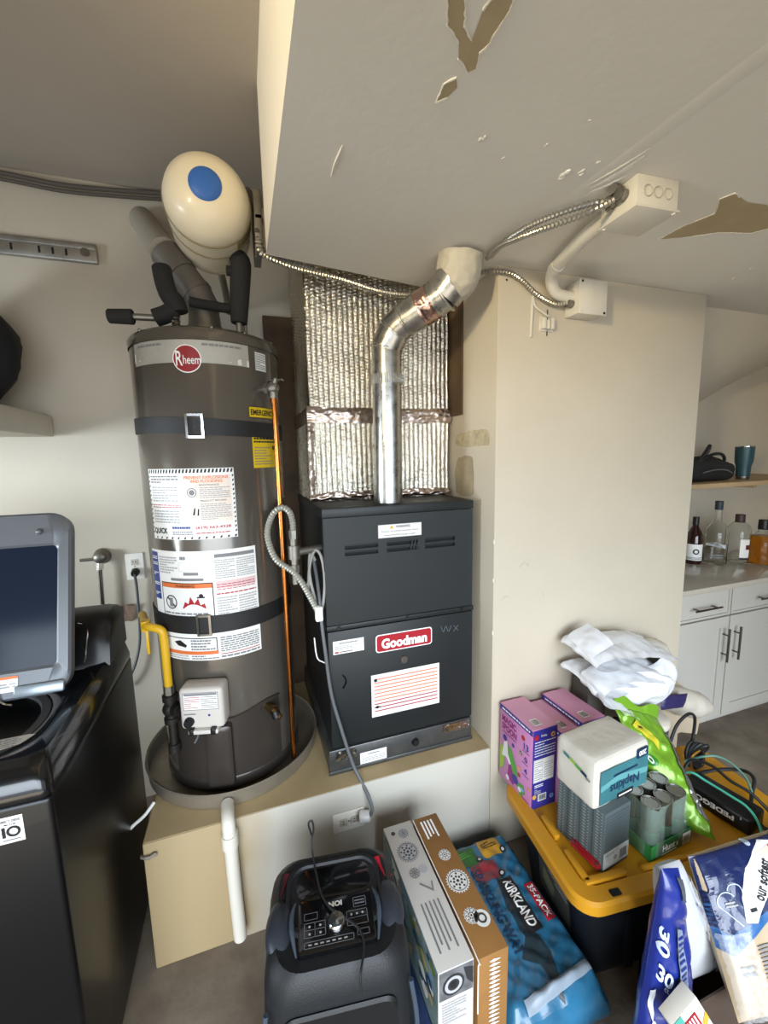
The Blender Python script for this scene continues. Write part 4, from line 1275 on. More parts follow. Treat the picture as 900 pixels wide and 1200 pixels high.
# tumbler
tu = thing('tumbler', 'dark teal steel tumbler on the wood shelf', 'tumbler', (2.94, 1.75, 1.444))
TT = Matrix.Translation((2.94, 1.75, 1.444))
B().lathe([(.034, .018), (.036, .02), (.038, .08), (.046, .11), (.049, .198), (.046, .198), (.04, .1), (.01, .05)], 32, TT, cap0=False).obj('cup', mat('teal_powder', '#2c4a52', .4, .2), tu)
B().lathe([(.033, 0), (.034, .002), (.0345, .019), (.02, .019)], 32, TT).obj('steel_foot', STEEL, tu)
B().lathe([(.0485, .197), (.0495, .199), (.0485, .205), (.047, .203), (.0465, .197)], 32, TT, cap0=False, cap1=False).obj('steel_rim', CHROME, tu)
# black bag on shelf
sb = thing('sling_bag', 'flat black sling bag with straps on the wood shelf', 'bag', (2.66, 1.78, 1.444))
b = B().box(-.21, .19, -.07, .07, 0, .12, bev=.045, seg=4, cuts=3)
b.displace(lambda c, n: Vector((2.62, 1.77, 1.445)) + Vector((c.x, c.y, c.z * 1.25 * (1 - .30 * max(0, c.x / .19)))) + n * (.010 * noise.noise(c * 14) if c.z > .02 else 0))
b.obj('bag_body', mat('black_nylon', '#17191a', .6, bump=.2, bscale=150), sb)
B().tube([(2.46, 1.72, 1.53), (2.52, 1.71, 1.60), (2.58, 1.72, 1.655), (2.585, 1.73, 1.62), (2.54, 1.74, 1.56)], .009, 8).obj('strap', RUBBER, sb)
B().tube([(2.50, 1.73, 1.56), (2.60, 1.72, 1.60), (2.68, 1.72, 1.605), (2.73, 1.73, 1.58), (2.74, 1.74, 1.56)], .009, 8).obj('strap', RUBBER, sb)
B().tube([(2.50, 1.69, 1.50), (2.60, 1.688, 1.515), (2.70, 1.692, 1.51), (2.76, 1.70, 1.49)], .004, 6).obj('zip', GREYCABLE, sb)


# bottles
def bottle(name, label, x, y, prof, neck, glass, cap, caph, lab=None, liquid=None):
    """prof: (radius, height) of the glass, neck: (radius, z0, z1)"""
    M_ = Matrix.Translation((x, y, .9005))
    o = thing(name, label, 'bottle', (x, y, .9005), 'bottles on the stone countertop')
    inner = [(max(r - .004, .003), z + (.005 if i == 0 else 0)) for i, (r, z) in enumerate(prof)]
    b = B().lathe([(.001, 0)] + prof + list(reversed(inner)) + [(.001, .006)], 32, M_, cap0=False, cap1=False)
    b.obj('glass', glass, o)
    if liquid:
        lz, lm = liquid
        pr = [(r - .0045, z + .0065) for r, z in prof if z + .0065 < lz]
        b = B().lathe([(.001, .0065)] + pr + [(pr[-1][0], lz), (.001, lz)], 32, M_, cap0=False, cap1=False)
        b.obj('liquor', lm, o)
    zt = prof[-1][1]
    B().lathe([(neck + .003, zt - caph * .75), (neck + .004, zt - caph * .74), (neck + .004, zt + caph * .25), (neck + .001, zt + caph * .27)], 24, M_).obj('cap', cap, o)
    if lab:
        z0, z1, a0, a1, R, draw = lab
        p = Print(lambda u, v, h: M_ @ Vector(((R + h) * math.sin(u / R), -(R + h) * math.cos(u / R), v)), .01)
        draw(p, a0 * R, a1 * R, z0, z1)
        p.obj('label', o)
    return o


CLEAR = mat('clear_glass', '#f6f8f7', .03, trans=1.0, ior=1.25)
SMOKE = mat('dark_bottle_glass', '#2a1512', .06, coat=.3)


def lab_ring(p, a, b_, z0, z1):
    p.rect(a, z0, b_, z1, PAPER, .0006)
    c = (a + b_) / 2
    p.ring(c + .008, (z0 + z1) / 2 + .005, .010, .018, BLACKINK, .0012, 20).words(a + .008, z0 + .006, b_ - .006, z0 + .022, 2, GREYINK, .0012)


def lab_tall(p, a, b_, z0, z1):
    p.rect(a, z0, b_, z1, PAPER, .0006).rect(a + (b_ - a) * .55, (z0 + z1) / 2, b_, (z0 + z1) / 2 + .03, mat('maroon_ink', '#5a1f22', .5), .0012).rect(a, z0, b_, z0 + .012, BLACKINK, .0012)


def lab_frost(p, a, b_, z0, z1):
    p.poly([(a, z0 + .02), (b_, z0 + .005), (b_, z0 + .03), ((a + b_) / 2, z1), (a, z1 - .012)], mat('pale_print', '#c9cdd2', .4), .0006)
    p.words(a + .01, z0 - .06, b_ - .01, z0 - .03, 2, GREYINK, .0012)


def lab_round(p, a, b_, z0, z1):
    p.rect(a, z0, b_, z1, mat('cream_label', '#d9cfb4', .5), .0006).disc((a + b_) / 2, (z0 + z1) / 2 + .02, .016, BLACKINK, .0012)


bottle('liquor_bottle', 'dark bottle with a white label and ring emblem nearest the column', 2.74, 1.87, [(.044, 0), (.046, .01), (.046, .16), (.038, .20), (.017, .245), (.014, .29)], .014, SMOKE, BLACK, .05, (.025, .13, -2.0, .3, .0465, lab_ring))
bottle('liquor_bottle', 'tall clear bottle with a long dark-capped neck, second from the column', 2.865, 1.82, [(.060, 0), (.063, .01), (.063, .20), (.05, .245), (.022, .275), (.018, .39)], .018, CLEAR, mat('navy_cap', '#26303c', .5), .055, (.10, .145, -1.9, -.1, .0635, lab_frost))
bottle('liquor_bottle', 'broad clear bottle with a dark cap and narrow white label, third from the column', 3.01, 1.78, [(.060, 0), (.064, .01), (.064, .20), (.055, .24), (.026, .268), (.022, .30)], .022, CLEAR, mat('brown_cap', '#3a2a25', .5), .05, (.03, .16, -.85, .0, .0645, lab_tall))
AMBER = mat('amber_liquor', '#ee9a2a', .05, trans=.95, ior=1.2)
bottle('liquor_bottle', 'amber liquor bottle at the right edge of the countertop', 3.085, 1.69, [(.062, 0), (.066, .01), (.066, .13), (.062, .16), (.05, .185), (.026, .21), (.024, .27)], .024, CLEAR, BLACK, .06, (.03, .125, -.5, .5, .0665, lab_round), (.185, AMBER))

# ------------------------------------------------------------------ storage bin with yellow lid
YLID = mat('yellow_plastic', '#c98f1e', 0.4, var=.06, scale=6)
BINB = mat('bin_black_plastic', '#1a1e25', 0.4, var=.1, scale=6)
BM = Matrix.Translation((.825, .781, 0)) @ Matrix.Rotation(math.radians(-6.3), 4, 'Z')
LW, LD, ZL = .93, .485, .360
bn = thing('storage_bin', 'large black storage bin with a yellow lid under the pile of groceries', 'storage bin', BM @ Vector((LW / 2, LD / 2, 0)))


def loc_ring(x0, y0, x1, y1, r, z, n=6):
    return [(x, y, z) for x, y in rrect(x0, y0, x1, y1, r, n)]


b = B(BM)
b.rings([loc_ring(.085, .075, LW - .085, LD - .075, .05, .002), loc_ring(.08, .07, LW - .08, LD - .07, .055, .02), loc_ring(.05, .042, LW - .05, LD - .042, .06, .30), loc_ring(.045, .037, LW - .045, LD - .037, .06, .335)], cap1=False)
body = b.obj('bin_body', BINB, bn)
b = B(BM)
for x in (.20, .36, .52, .68):
    b.prism([(x, .03), (x + .035, .03), (x + .035, .30), (x, .30)], .048, .070, bev=.004)
b.obj('side_rib', BINB, body)
b = B(BM)
b.rings([loc_ring(.012, .012, LW - .012, LD - .012, .065, .318), loc_ring(0, 0, LW, LD, .07, .322), loc_ring(0, 0, LW, LD, .07, .352), loc_ring(.008, .008, LW - .008, LD - .008, .066, ZL),
         loc_ring(.052, .052, LW - .052, LD - .052, .04, ZL), loc_ring(.056, .056, LW - .056, LD - .056, .038, ZL - .008), loc_ring(.062, .062, LW - .062, LD - .062, .036, ZL - .0095)], cap0=False)
lidb = b.obj('lid', YLID, bn)
b = B(BM)
b.box(.058, .078, .062, .17, ZL - .010, ZL + .008, bev=.004).box(.058, .20, .058, .078, ZL - .010, ZL + .008, bev=.004).box(.058, .078, .215, .30, ZL - .010, ZL + .010, bev=.004)
b.box(.26, LW - .1, .058, .074, ZL - .010, ZL + .004, bev=.003)
b.obj('lid_ridge', YLID, lidb)
b = B(BM)
for x in (.125, .455, .80):
    B(BM).prism([(x_, z_) for x_, z_ in rrect(-.017, -.010, .017, .010, .005)], -.0008, .0008, M=Matrix.Translation((x, .023, ZL + .0005)) @ Matrix.Rotation(PI / 2, 4, 'X')).obj('latch_hole', BLACK, lidb)
b.bm.free()
p = Print(lambda u, v, h: BM @ Vector((.0455 + (.335 - v) * .1 - h, u, v)))
p.rect(.13, .10, .30, .28, mat('dark_print', '#3a3d38', .5), .0015).words(.14, .19, .24, .27, 5, GREYINK, .002, seed=90).poly([(.22, .12), (.28, .14), (.27, .20), (.21, .17)], mat('olive_print', '#5b5f4a', .6), .002)
p.obj('bin_label', body)

# ------------------------------------------------------------------ boxes and bags on the lid
ZB = ZL - .009
PINK = mat('pink_card', '#c583b4', 0.45, var=.05, scale=9)
PINKTOP = mat('pink_card_top', '#cf93b0', 0.45, var=.05, scale=9)
PURP = mat('blue_violet_card', '#33308a', 0.42)
MAG = mat('magenta_ink', '#8f2273', .5)
GRN = mat('green_ink', '#4f9a3c', .5)
CREAMI = mat('cream_ink', '#ded6d8', .5)


def pinkbox(x0, y0, w, d, h, rot, label, full=True):
    M = Matrix.Translation((x0, y0, ZB)) @ Matrix.Rotation(math.radians(rot), 4, 'Z')
    o = thing('cereal_box', label, 'box', (x0, y0, ZB), 'pink cereal boxes on the bin lid')
    B(M).box(0, w, 0, d, 0, h, bev=.0015).obj('carton', PINK, o)
    B(M).box(.001, w - .001, -.0012, .001, .001, h - .001).obj('end_panel', PURP, o, smooth=0)
    # top flaps, one lapped over the other
    B(M).box(0, w * .62, .002, d - .002, h, h + .002).obj('top_flap', PINKTOP, o, smooth=0)
    B(M).box(w * .55, w + .002, .003, d - .003, h - .002, h + .0008).obj('top_flap', PINKTOP, o, smooth=0)
    f = lambda u, v, hh: M @ Vector((-hh, d - u, v))
    p = Print(f)
    p.rect(0, h - .022, d, h - .002, PURP, .0008).words(.015, h - .016, d - .015, h - .008, 1, WHITEINK, .0014, seed=3, fill=.8)
    if full:
        p.text('MAGIC', .058, h - .050, .026, MAG, .0014, width=.085, bold=.03).text('SPOON', .060, h - .082, .026, MAG, .0014, width=.088, bold=.03).words(.02, h - .108, .10, h - .100, 1, MAG, .0012, seed=4)
        p.text('13', d - .033, h - .085, .026, PURP, .0014, width=.026, bold=.03).text('0', d - .033, h - .135, .022, PURP, .0014, width=.016, bold=.03).text('4', d - .033, h - .180, .022, PURP, .0014, width=.016, bold=.03)
        for k in range(3):
            p.words(d - .052, h - .108 - k * .048, d - .015, h - .102 - k * .048, 1, PURP, .0012, seed=5 + k)
        p.disc(d - .050, h - .058, .010, REDINK, .0012).ring(d - .060, h - .125, .004, .009, GRN, .0012)
        # cartoon-free abstract collage of leafy and flower shapes
        p.poly([(.005, .03), (.03, .06), (.035, .13), (.012, .15), (.004, .12)], mat('lime_ink', '#8fb43e', .5), .0010)
        p.poly([(.045, .17), (.075, .16), (.10, .12), (.115, .08), (.105, .055), (.07, .09), (.05, .12)], GRN, .0011)
        p.poly([(.018, .10), (.03, .165), (.05, .18), (.055, .13), (.075, .10), (.065, .09), (.045, .11)], CREAMI, .0014)
        p.poly([(.055, .035), (.06, .09), (.075, .095), (.098, .045), (.09, .02)], MAG, .0013)
        p.disc(.10, .055, .018, PURP, .0016).disc(.055, .03, .010, CREAMI, .0016).disc(.035, .185, .012, PURP, .0016).disc(.085, .185, .008, PURP, .0016)
        p.poly([(.11, .04), (.125, .06), (.15, .065), (.158, .035), (.145, .03), (.14, .01), (.125, .015)], GRN, .0015)
        p.disc(.127, .035, .010, CREAMI, .0018).disc(.143, .045, .008, mat('light_blue_ink', '#7fa3d8', .5), .0018).disc(.122, .09, .008, REDINK, .0016).disc(.12, .115, .010, mat('peach_ink', '#d9986d', .5), .0016).disc(d - .012, .075, .006, mat('gold_ink', '#d0a23c', .5), .0016)
        p.words(d - .06, .012, d - .01, .020, 1, MAG, .0012, seed=9)
    p.obj('side_print', o)
    f2 = lambda u, v, hh: M @ Vector((u, -.0012 - hh, v))
    p = Print(f2)
    p.disc(.014, h - .028, .010, REDINK, .0008).text('Fruity', .048, h - .026, .010, WHITEINK, .0008, width=.026).disc(w - .02, h - .03, .010, mat('gold_ink', '#d0a23c', .5), .0008).disc(w - .02, h - .03, .004, PURP, .0014)
    p.words(.008, h - .105, w - .008, h - .042, 6, WHITEINK, .0008, seed=11, fill=.3)
    p.rect(.006, h - .205, w - .012, h - .115, PAPER, .0006).frame(.008, h - .203, .045, h - .117, .001, GREYINK, .001).words(.011, h - .198, .042, h - .122, 9, GREYINK, .001, seed=12, fill=.35).words(.05, h - .195, w - .016, h - .13, 7, LGREYINK, .001, seed=13, fill=.35)
    p.words(.012, .085, .05, .098, 2, WHITEINK, .0008, seed=14).words(.012, .06, .04, .08, 3, LGREYINK, .0008, seed=15)
    p.rect(.028, .028, .066, .056, PAPER, .0006)
    for k in range(11):
        p.rect(.031 + k * .003, .032, .0325 + k * .003 + .0006 * (k % 3), .053, BLACKINK, .001)
    p.disc(.012, .05, .009, mat('gold_ink', '#d0a23c', .5), .0008).ring(w - .018, .035, .003, .009, mat('light_blue_ink', '#7fa3d8', .5), .0008)
    p.obj('end_print', o)
    p = Print(lambda u, v, hh: M @ Vector((u, v, h + .002 + hh)))
    p.rect(w * .24, .018, w * .52, .055, PAPER, .0006)
    for k in range(9):
        p.rect(w * .27 + k * .0028, .022, w * .27 + k * .0028 + .0014, .050, BLACKINK, .001)
    p.obj('barcode_print', o)
    return o


pinkbox(.909, 1.115, .108, .19, .312, 2, 'left pink cereal box showing its illustrated side and violet end')
pinkbox(1.020, 1.098, .075, .195, .290, 2, 'lower pink cereal box wedged between the two taller pink boxes', False)
pinkbox(1.106, 1.09, .105, .205, .314, 3, 'right pink cereal box with a violet stripe behind the napkins', False)

# patterned tissue box and napkins
GM = Matrix.Translation((.966, .85, ZB)) @ Matrix.Rotation(math.radians(7), 4, 'Z')
tb = thing('tissue_box', 'grey patterned tissue box under the napkin pack', 'tissue box', (1.02, .93, ZB))
GREYB = mat('grey_green_card', '#4f5a5c', .5, var=.1, scale=20)
B(GM).box(0, .117, 0, .176, 0, .204, bev=.002).obj('carton', GREYB, tb)
p = Print(lambda u, v, h: GM @ Vector((-h, .176 - u, v)))
PALE = mat('pale_pattern_ink', '#8d989a', .5)
DKP = mat('dark_pattern_ink', '#363f42', .5)
for k in range(11):
    u = .006 + k * .0155
    for j in range(19):
        v = .006 + j * .0105
        if k % 3 == 0:
            p.rect(u, v, u + .010, v + .003, PALE, .0008)
        elif k % 3 == 1:
            p.poly([(u, v), (u + .005, v + .006), (u + .010, v), (u + .005, v + .003)], PALE, .0008)
        else:
            p.rect(u + .002, v, u + .008, v + .006, DKP, .0008)
p.obj('pattern_print', tb)
p = Print(lambda u, v, h: GM @ Vector((u, -h, v)))
p.rect(.0, .012, .117, .068, mat('grey_label', '#aeb2ae', .5), .0008).disc(.022, .04, .010, LGREYINK, .0014).disc(.055, .036, .008, GREYINK, .0014).words(.008, .052, .07, .062, 2, GREYINK, .0014, seed=3)
for k in range(10):
    p.rect(.076 + k * .0034, .02, .0775 + k * .0034, .052, BLACKINK, .0014)
for j in range(11):
    p.rect(.004, .078 + j * .011, .113, .0795 + j * .011, DKP, .0008)
p.obj('end_print', tb)

NM = Matrix.Translation((.938, .868, ZB + .2055)) @ Matrix.Rotation(math.radians(6), 4, 'Z')
NAP = mat('napkin_wrap', '#cbc6ba', .35, var=.06, scale=12, bump=.4, bscale=40)
npk = thing('napkin_pack', 'white plastic wrapped pack of napkins with a teal label on the tissue box', 'napkins', (1.05, .94, ZB + .205))
b = B(NM).box(0, .245, 0, .150, 0, .163, bev=.016, seg=3, cuts=5)
b.displace(lambda c, n: c + n * (.004 * noise.noise(c * 18) + crease(c, 26, .0022)))
b.obj('wrapped_stack', NAP, npk)
NTEAL = mat('teal_print', '#3f7880', .35, var=.25, scale=9)
p = Print(lambda u, v, h: NM @ Vector((u, -.0035 - h, v)), sub=.03)
p.rect(.018, .016, .236, .128, NTEAL, .0006).poly([(.02, .06), (.10, .075), (.236, .055), (.236, .075), (.1, .095), (.02, .08)], mat('light_teal_print', '#5e9a9e', .35), .0012)
p.text('Napkins', .128, .060, .042, mat('navy_ink', '#16304f', .4), .0018, width=.135, rot=180, bold=.02).rect(.075, .094, .185, .101, mat('navy_ink', '#16304f', .4), .0016)
p.rect(.095, .010, .170, .030, BLACKINK, .0018).words(.103, .016, .162, .025, 1, WHITEINK, .0026, seed=5)
p.poly(rrect(.178, .118, .232, .150, .006), mat('navy_ink', '#16304f', .4), .0018).text('200', .205, .134, .018, PAPER, .0026, width=.034, rot=180, bold=.03)
p.obj('teal_label', npk)
p = Print(lambda u, v, h: NM @ Vector((-.0035 - h, .150 - u, v)))
for k, m in enumerate((NTEAL, mat('lime_ink', '#8fb43e', .5), GRN, mat('navy_ink', '#16304f', .4))):
    p.poly([(.035 + k * .022, .118 - k * .006), (.057 + k * .022, .112 - k * .006), (.057 + k * .022, .122 - k * .006), (.035 + k * .022, .128 - k * .006)], m, .001)
p.words(.12, .085, .135, .10, 1, GREYINK, .001)
p.obj('stripe_print', npk)

# tomato cans in a green tray with film
CM = Matrix.Translation((1.135, .828, ZB)) @ Matrix.Rotation(math.radians(3), 4, 'Z')
TRAYG = mat('green_tray_card', '#2f8a45', .45)
cs = thing('can_tray', 'green cardboard tray of cans with clear film beside the napkins', 'can tray', (1.23, .88, ZB))
B(CM).box(0, .19, 0, .128, 0, .003).box(0, .002, 0, .128, 0, .052).box(.188, .19, 0, .128, 0, .052).box(0, .19, 0, .002, 0, .052).box(0, .19, .126, .128, 0, .052).obj('tray', TRAYG, cs, smooth=0)
p = Print(lambda u, v, h: CM @ Vector((u, -h, v)))
p.rect(.035, .003, .19, .052, mat('dark_green_print', '#1d5c34', .45), .0008).text('Hunt', .083, .027, .024, WHITEINK, .0016, width=.058, bold=.03).text("s", .122, .024, .014, WHITEINK, .0016).rect(.148, .004, .186, .046, PAPER, .0014)
for k in range(8):
    p.rect(.153 + k * .0036, .010, .155 + k * .0036, .036, GREYINK, .002)
p.rect(.05, .006, .12, .009, WHITEINK, .0014)
p.obj('tray_print', cs)
TIN = mat('tin_can', '#a9aca6', .25, .95, var=.1, scale=20)
CANL = mat('can_green_label', '#4d6b55', .3, .5)


def can(x, y, label):
    M = CM @ Matrix.Translation((x, y, .0035))
    o = thing('food_can', label, 'can', M @ Vector((0, 0, 0)), 'small cans in the green tray')
    prof = [(.026, 0), (.0285, .002), (.0275, .006)] + [(.0272 + .0006 * (k % 2), .010 + k * .005) for k in range(30)] + [(.0275, .163), (.0285, .166), (.0285, .169), (.0265, .169), (.026, .166), (.004, .1655)]
    B(M).lathe(prof, 28).obj('can_body', TIN, o)
    B(M).lathe([(.0284, .014), (.0287, .0145), (.0287, .082), (.0284, .0825)], 28, cap0=False, cap1=False).obj('paper_band', CANL, o)
    B(M).lathe([(.0205, .1658), (.0215, .1668), (.0225, .1658)], 24, cap0=False, cap1=False).obj('lid_ring', TIN, o)
    return o


can(.034, .034, 'front left small can in the green tray')
can(.095, .036, 'front middle small can in the green tray')
can(.156, .036, 'front right small can in the green tray')
can(.034, .094, 'rear left small can in the green tray')
can(.095, .094, 'rear middle small can in the green tray')
can(.156, .094, 'rear right small can in the green tray')
film = mat('clear_film', '#a9c2b4', .12, trans=0.0, alpha=.26, coat=.5)
b = B(CM)


def filmf(i, j):
    a = i * 2 * PI
    k = j
    hx, hy = .097 - .008 * k * k, .066 - .008 * k * k
    ca, sa = math.cos(a), math.sin(a)
    r = (abs(ca) ** 6 + abs(sa) ** 6) ** (-1 / 6)
    x, y, z = .095 + hx * ca * r, .064 + hy * sa * r, .006 + .168 * k
    if y < .03 and abs(x - .095) < .035:
        y += .03 * math.sin(min(1, k) * PI) * (1 - abs(x - .095) / .035)
    return (x + .0015 * noise.noise(Vector((x * 90, y * 90, z * 60))), y + .0015 * noise.noise(Vector((x * 80, y * 70, z * 90 + 4))), z)


b.grid(filmf, 56, 18, closed_u=True)
b.obj('shrink_film', film, cs)


# pillow shaped bags
def pillow(TL, TR, BL, BR, thick, mats, name, parent, nu=40, nv=40, puff=.55, wr=.006, ws=22, seed=0.0, crimp=.0, edge=0.0):
    TL, TR, BL, BR = (Vector(q_) for q_ in (TL, TR, BL, BR))

    def base(u, v):
        return (BL * (1 - u) + BR * u) * (1 - v) + (TL * (1 - u) + TR * u) * v
    N = ((TR + BR - TL - BL).cross(TL + TR - BL - BR)).normalized()

    def prof(u, v):
        return (max(0.0, math.sin(PI * min(1, max(0, u)))) * max(0.0, math.sin(PI * min(1, max(0, v))))) ** puff

    def fr(u, v, h=0.0):
        q_ = base(u, v)
        t = prof(u, v)
        return q_ + N * (thick * .5 * t + (crease(q_, ws, wr, seed) * (.35 + .65 * min(1, t * 2)) if wr else 0) + h)

    def bk(u, v):
        q_ = base(u, v)
        t = prof(u, v)
        return q_ - N * (thick * .5 * t) + N * ((crease(q_, ws, wr, seed) * .35) if wr else 0)
    b = B()
    b.grid(lambda i, j: fr(i, j), nu, nv, 0)
    b.grid(lambda i, j: bk(1 - i, j), nu, nv, 1 if len(mats) > 1 else 0)
    o = b.obj(name, mats, parent, smooth=60)
    return o, fr


CHIPG = mat('lime_foil_bag', '#74a32a', .3, .2, coat=.3)
SILV = mat('silver_foil', '#b3b5b2', .25, .9)
chips = thing('snack_bag', 'lime green snack bag leaning beside the napkins and cans', 'snack bag', (1.38, .95, ZB))
ch, cf = pillow((1.285, 1.13, .672), (1.495, 1.11, .585), (1.300, .91, .372), (1.378, .795, .376), .066, [CHIPG, SILV], 'bag', chips, 56, 56, puff=.42, wr=.016, ws=15, seed=2.0)
b = B().grid(lambda i, j: cf(i, .985 + .02 * j, .001 + .012 * j) + Vector((0, 0, .028 * j + .014 * j * math.sin(i * 9))), 24, 4)
b.obj('top_seal', CHIPG, chips)
p = Print(lambda u, v, h: cf(u, v, h * 1.5 + .003), sub=.02)
p.disc(.16, .50, .055, mat('dark_green_bag', '#2f7a24', .3), .0015, 20, ru=.14).ring(.16, .50, .022, .036, WHITEINK, .003, 20)
p.poly([(.08, .10), (.34, .07), (.42, .22), (.34, .30), (.12, .30)], mat('chip_gold', '#b08b35', .4, var=.5, scale=60), .0018)
p.poly([(.75, .18), (.99, .10), (.99, .86), (.88, .80), (.82, .5)], SILV, .0018)
p.poly([(.12, .80), (.30, .88), (.55, .70), (.5, .62)], mat('yellow_print', '#c3b832', .3), .0018)
p.poly([(.10, .02), (.35, .01), (.40, .05), (.14, .07)], WHITEINK, .002)
p.poly([(.05, .955), (.3, .965), (.28, .90), (.08, .89)], mat('pale_green_print', '#a9b98e', .4), .002)
p.words(.24, .78, .34, .82, 1, BLACKINK, .003, seed=5)
p.obj('bag_print', chips)

# charger brick and leads
CHM = Matrix.Translation((1.553, .892, ZB)) @ Matrix.Rotation(math.radians(-80), 4, 'Z')
pa = thing('power_adapter', 'black power brick with white lettering on the yellow lid', 'power adapter', (1.55, .89, ZB))
b = B(CHM).box(-.105, .105, -.052, .052, 0, .062, bev=.010, seg=3)
b.obj('brick', mat('charger_black', '#111214', .4), pa)
b = B(CHM)
for k in range(4):
    b.tube([(-.09, .02 + .0 * k, .063), (.09, .02, .063)], .001, 4, sm=0)
    break
b.box(-.098, .098, -.004, .004, .0605, .0635, bev=.001)
b.obj('top_rib', BLACK, pa)
p = Print(lambda u, v, h: CHM @ Vector((u, -.052 - h, v)))
p.text('PEDEGO', .0, .034, .019, WHITEINK, .0012, width=.118, rot=180, bold=.04).rect(.075, .045, .079, .055, LGREYINK, .0012)
p.obj('lettering', pa)
B(CHM).tube([(.10, 0, .03), (.125, 0, .028), (.15, .01, .02), (.165, .04, .012), (.15, .10, .01)], .006, 8).cyl((.10, 0, .03), (.118, 0, .029), .010, .007, 10).obj('lead', RUBBER, pa)
B(CHM).tube([(-.10, .02, .03), (-.13, .02, .05), (-.12, .05, .09), (-.06, .065, .10), (.0, .06, .085), (.06, .07, .075), (.12, .08, .03)], .0055, 8).obj('lead', RUBBER, pa)
tag(B().tube([(1.60, 1.06, .40), (1.63, 1.02, .44), (1.67, .99, .455), (1.69, .95, .45), (1.69, .90, .43), (1.66, .86, .41)], .004, 8).obj('pale_cable', mat('dull_teal', '#5f8a7c', .5)), 'thin dull green cable arching behind the black power brick', 'cable')
tag(B().tube([(1.50, 1.03, .365), (1.51, .98, .44), (1.53, .93, .436), (1.545, .86, .432), (1.55, .815, .430), (1.54, .775, .415), (1.51, .735, .385), (1.47, .69, .36), (1.44, .655, .40)], .0042, 8).obj('teal_cable', mat('teal_sheath', '#4fb79a', .4)), 'bright teal cable lying over the black power brick', 'cable')
bc = thing('black_cord', 'black cord standing in a loop with its bundled end behind the snack bag', 'cord', (1.66, 1.09, .36))
B().tube([(1.50, 1.08, .40), (1.55, 1.09, .46), (1.60, 1.10, .53), (1.66, 1.10, .565), (1.70, 1.10, .54), (1.70, 1.10, .46), (1.67, 1.09, .40), (1.66, 1.08, .37)], .006, 9).obj('cord_loop', RUBBER, bc)
b = B()
for k in range(4):
    b.tube([(1.63 + .012 * k, 1.06 + .01 * k, .37), (1.62 + .015 * k, 1.07, .42), (1.66 + .012 * k, 1.08 - .012 * k, .455), (1.70 + .008 * k, 1.06, .42), (1.69, 1.05 + .01 * k, .37), (1.65, 1.05, .362)], .006, 8)
b.obj('cord_bundle', RUBBER, bc)
tag(B().tube([(1.62, 1.02, .37), (1.70, 1.0, .38), (1.76, .95, .40), (1.74, .90, .41), (1.70, .88, .375), (1.66, .86, .365)], .0065, 8).obj('black_cord', RUBBER), 'loose black cord curling right of the black power brick', 'cord')

# red folding knife
kn = thing('pocket_knife', 'red folding pocket knife on the yellow lid beside the tissue box', 'knife', (.953, .90, ZL))
KM = Matrix.Translation((.951, .905, ZL + .012)) @ Matrix.Rotation(math.radians(8), 4, 'Z') @ Matrix.Rotation(math.radians(-25), 4, 'Y')
KR = mat('knife_red', '#a01622', .22, .3, coat=.5)
for s in (-1, 1):
    B(KM).prism([(x_ * 1, z_) for x_, z_ in rrect(-.011, -.052, .011, .052, .0105)], -.004 + s * .004, .001 + s * .004, bev=.002, M=Matrix.Rotation(PI / 2, 4, 'X')).obj('handle_scale', KR, kn)
B(KM).box(-.009, .009, -.047, .047, -.0025, .0015, bev=.001).obj('blade', STEEL, kn)
B(KM).cyl((0, .042, .004), (0, .042, .0075), .004, seg=12).cyl((0, -.042, .004), (0, -.042, .0075), .004, seg=12).obj('rivet', STEEL, kn)

# lidded pale appliance under the white bags
ap = thing('countertop_appliance', 'pale rounded plastic appliance with a dark button behind the snack bag', 'appliance', (1.45, 1.2, ZB))
APM = Matrix.Translation((1.475, 1.20, ZB)) @ Matrix.Rotation(math.radians(-14), 4, 'Z')
b = B(APM)
b.rings([loc_ring(-.115, -.082, .115, .082, .05, .002), loc_ring(-.12, -.088, .12, .088, .055, .01), loc_ring(-.125, -.09, .125, .09, .06, .17)])
b.obj('appliance_base', mat('dark_base', '#3b3a38', .5), ap)
b = B(APM)
b.rings([loc_ring(-.125, -.092, .125, .092, .06, .171), loc_ring(-.13, -.095, .13, .095, .065, .18), loc_ring(-.128, -.093, .128, .093, .063, .196), loc_ring(-.115, -.08, .115, .08, .055, .206)])
b.obj('appliance_lid', mat('warm_white_plastic', '#c9c1b2', .4), ap)
B(APM).box(.01, .07, -.025, .022, .2055, .2105, bev=.003).obj('button', mat('slate_button', '#3c4046', .4), ap)
B(APM).cyl((-.095, -.05, .206), (-.095, -.05, .209), .022, seg=20).obj('dial', mat('slate_button', '#3c4046', .4), ap)

# white carrier bags, folded and heaped
WB = mat('white_film_bag', '#dcdde0', .4, bump=.15, bscale=40)
wb = thing('carrier_bag', 'crumpled white plastic carrier bags heaped against the column wall', 'plastic bag', (1.4, 1.2, .56))


def facet(q, s, amp, seed):
    d = noise.voronoi(Vector((q[0] * s + seed, q[1] * s, q[2] * s)))[0]
    return amp * (d[0] - .45) + .25 * amp * noise.noise(Vector(q) * s * 2.1)


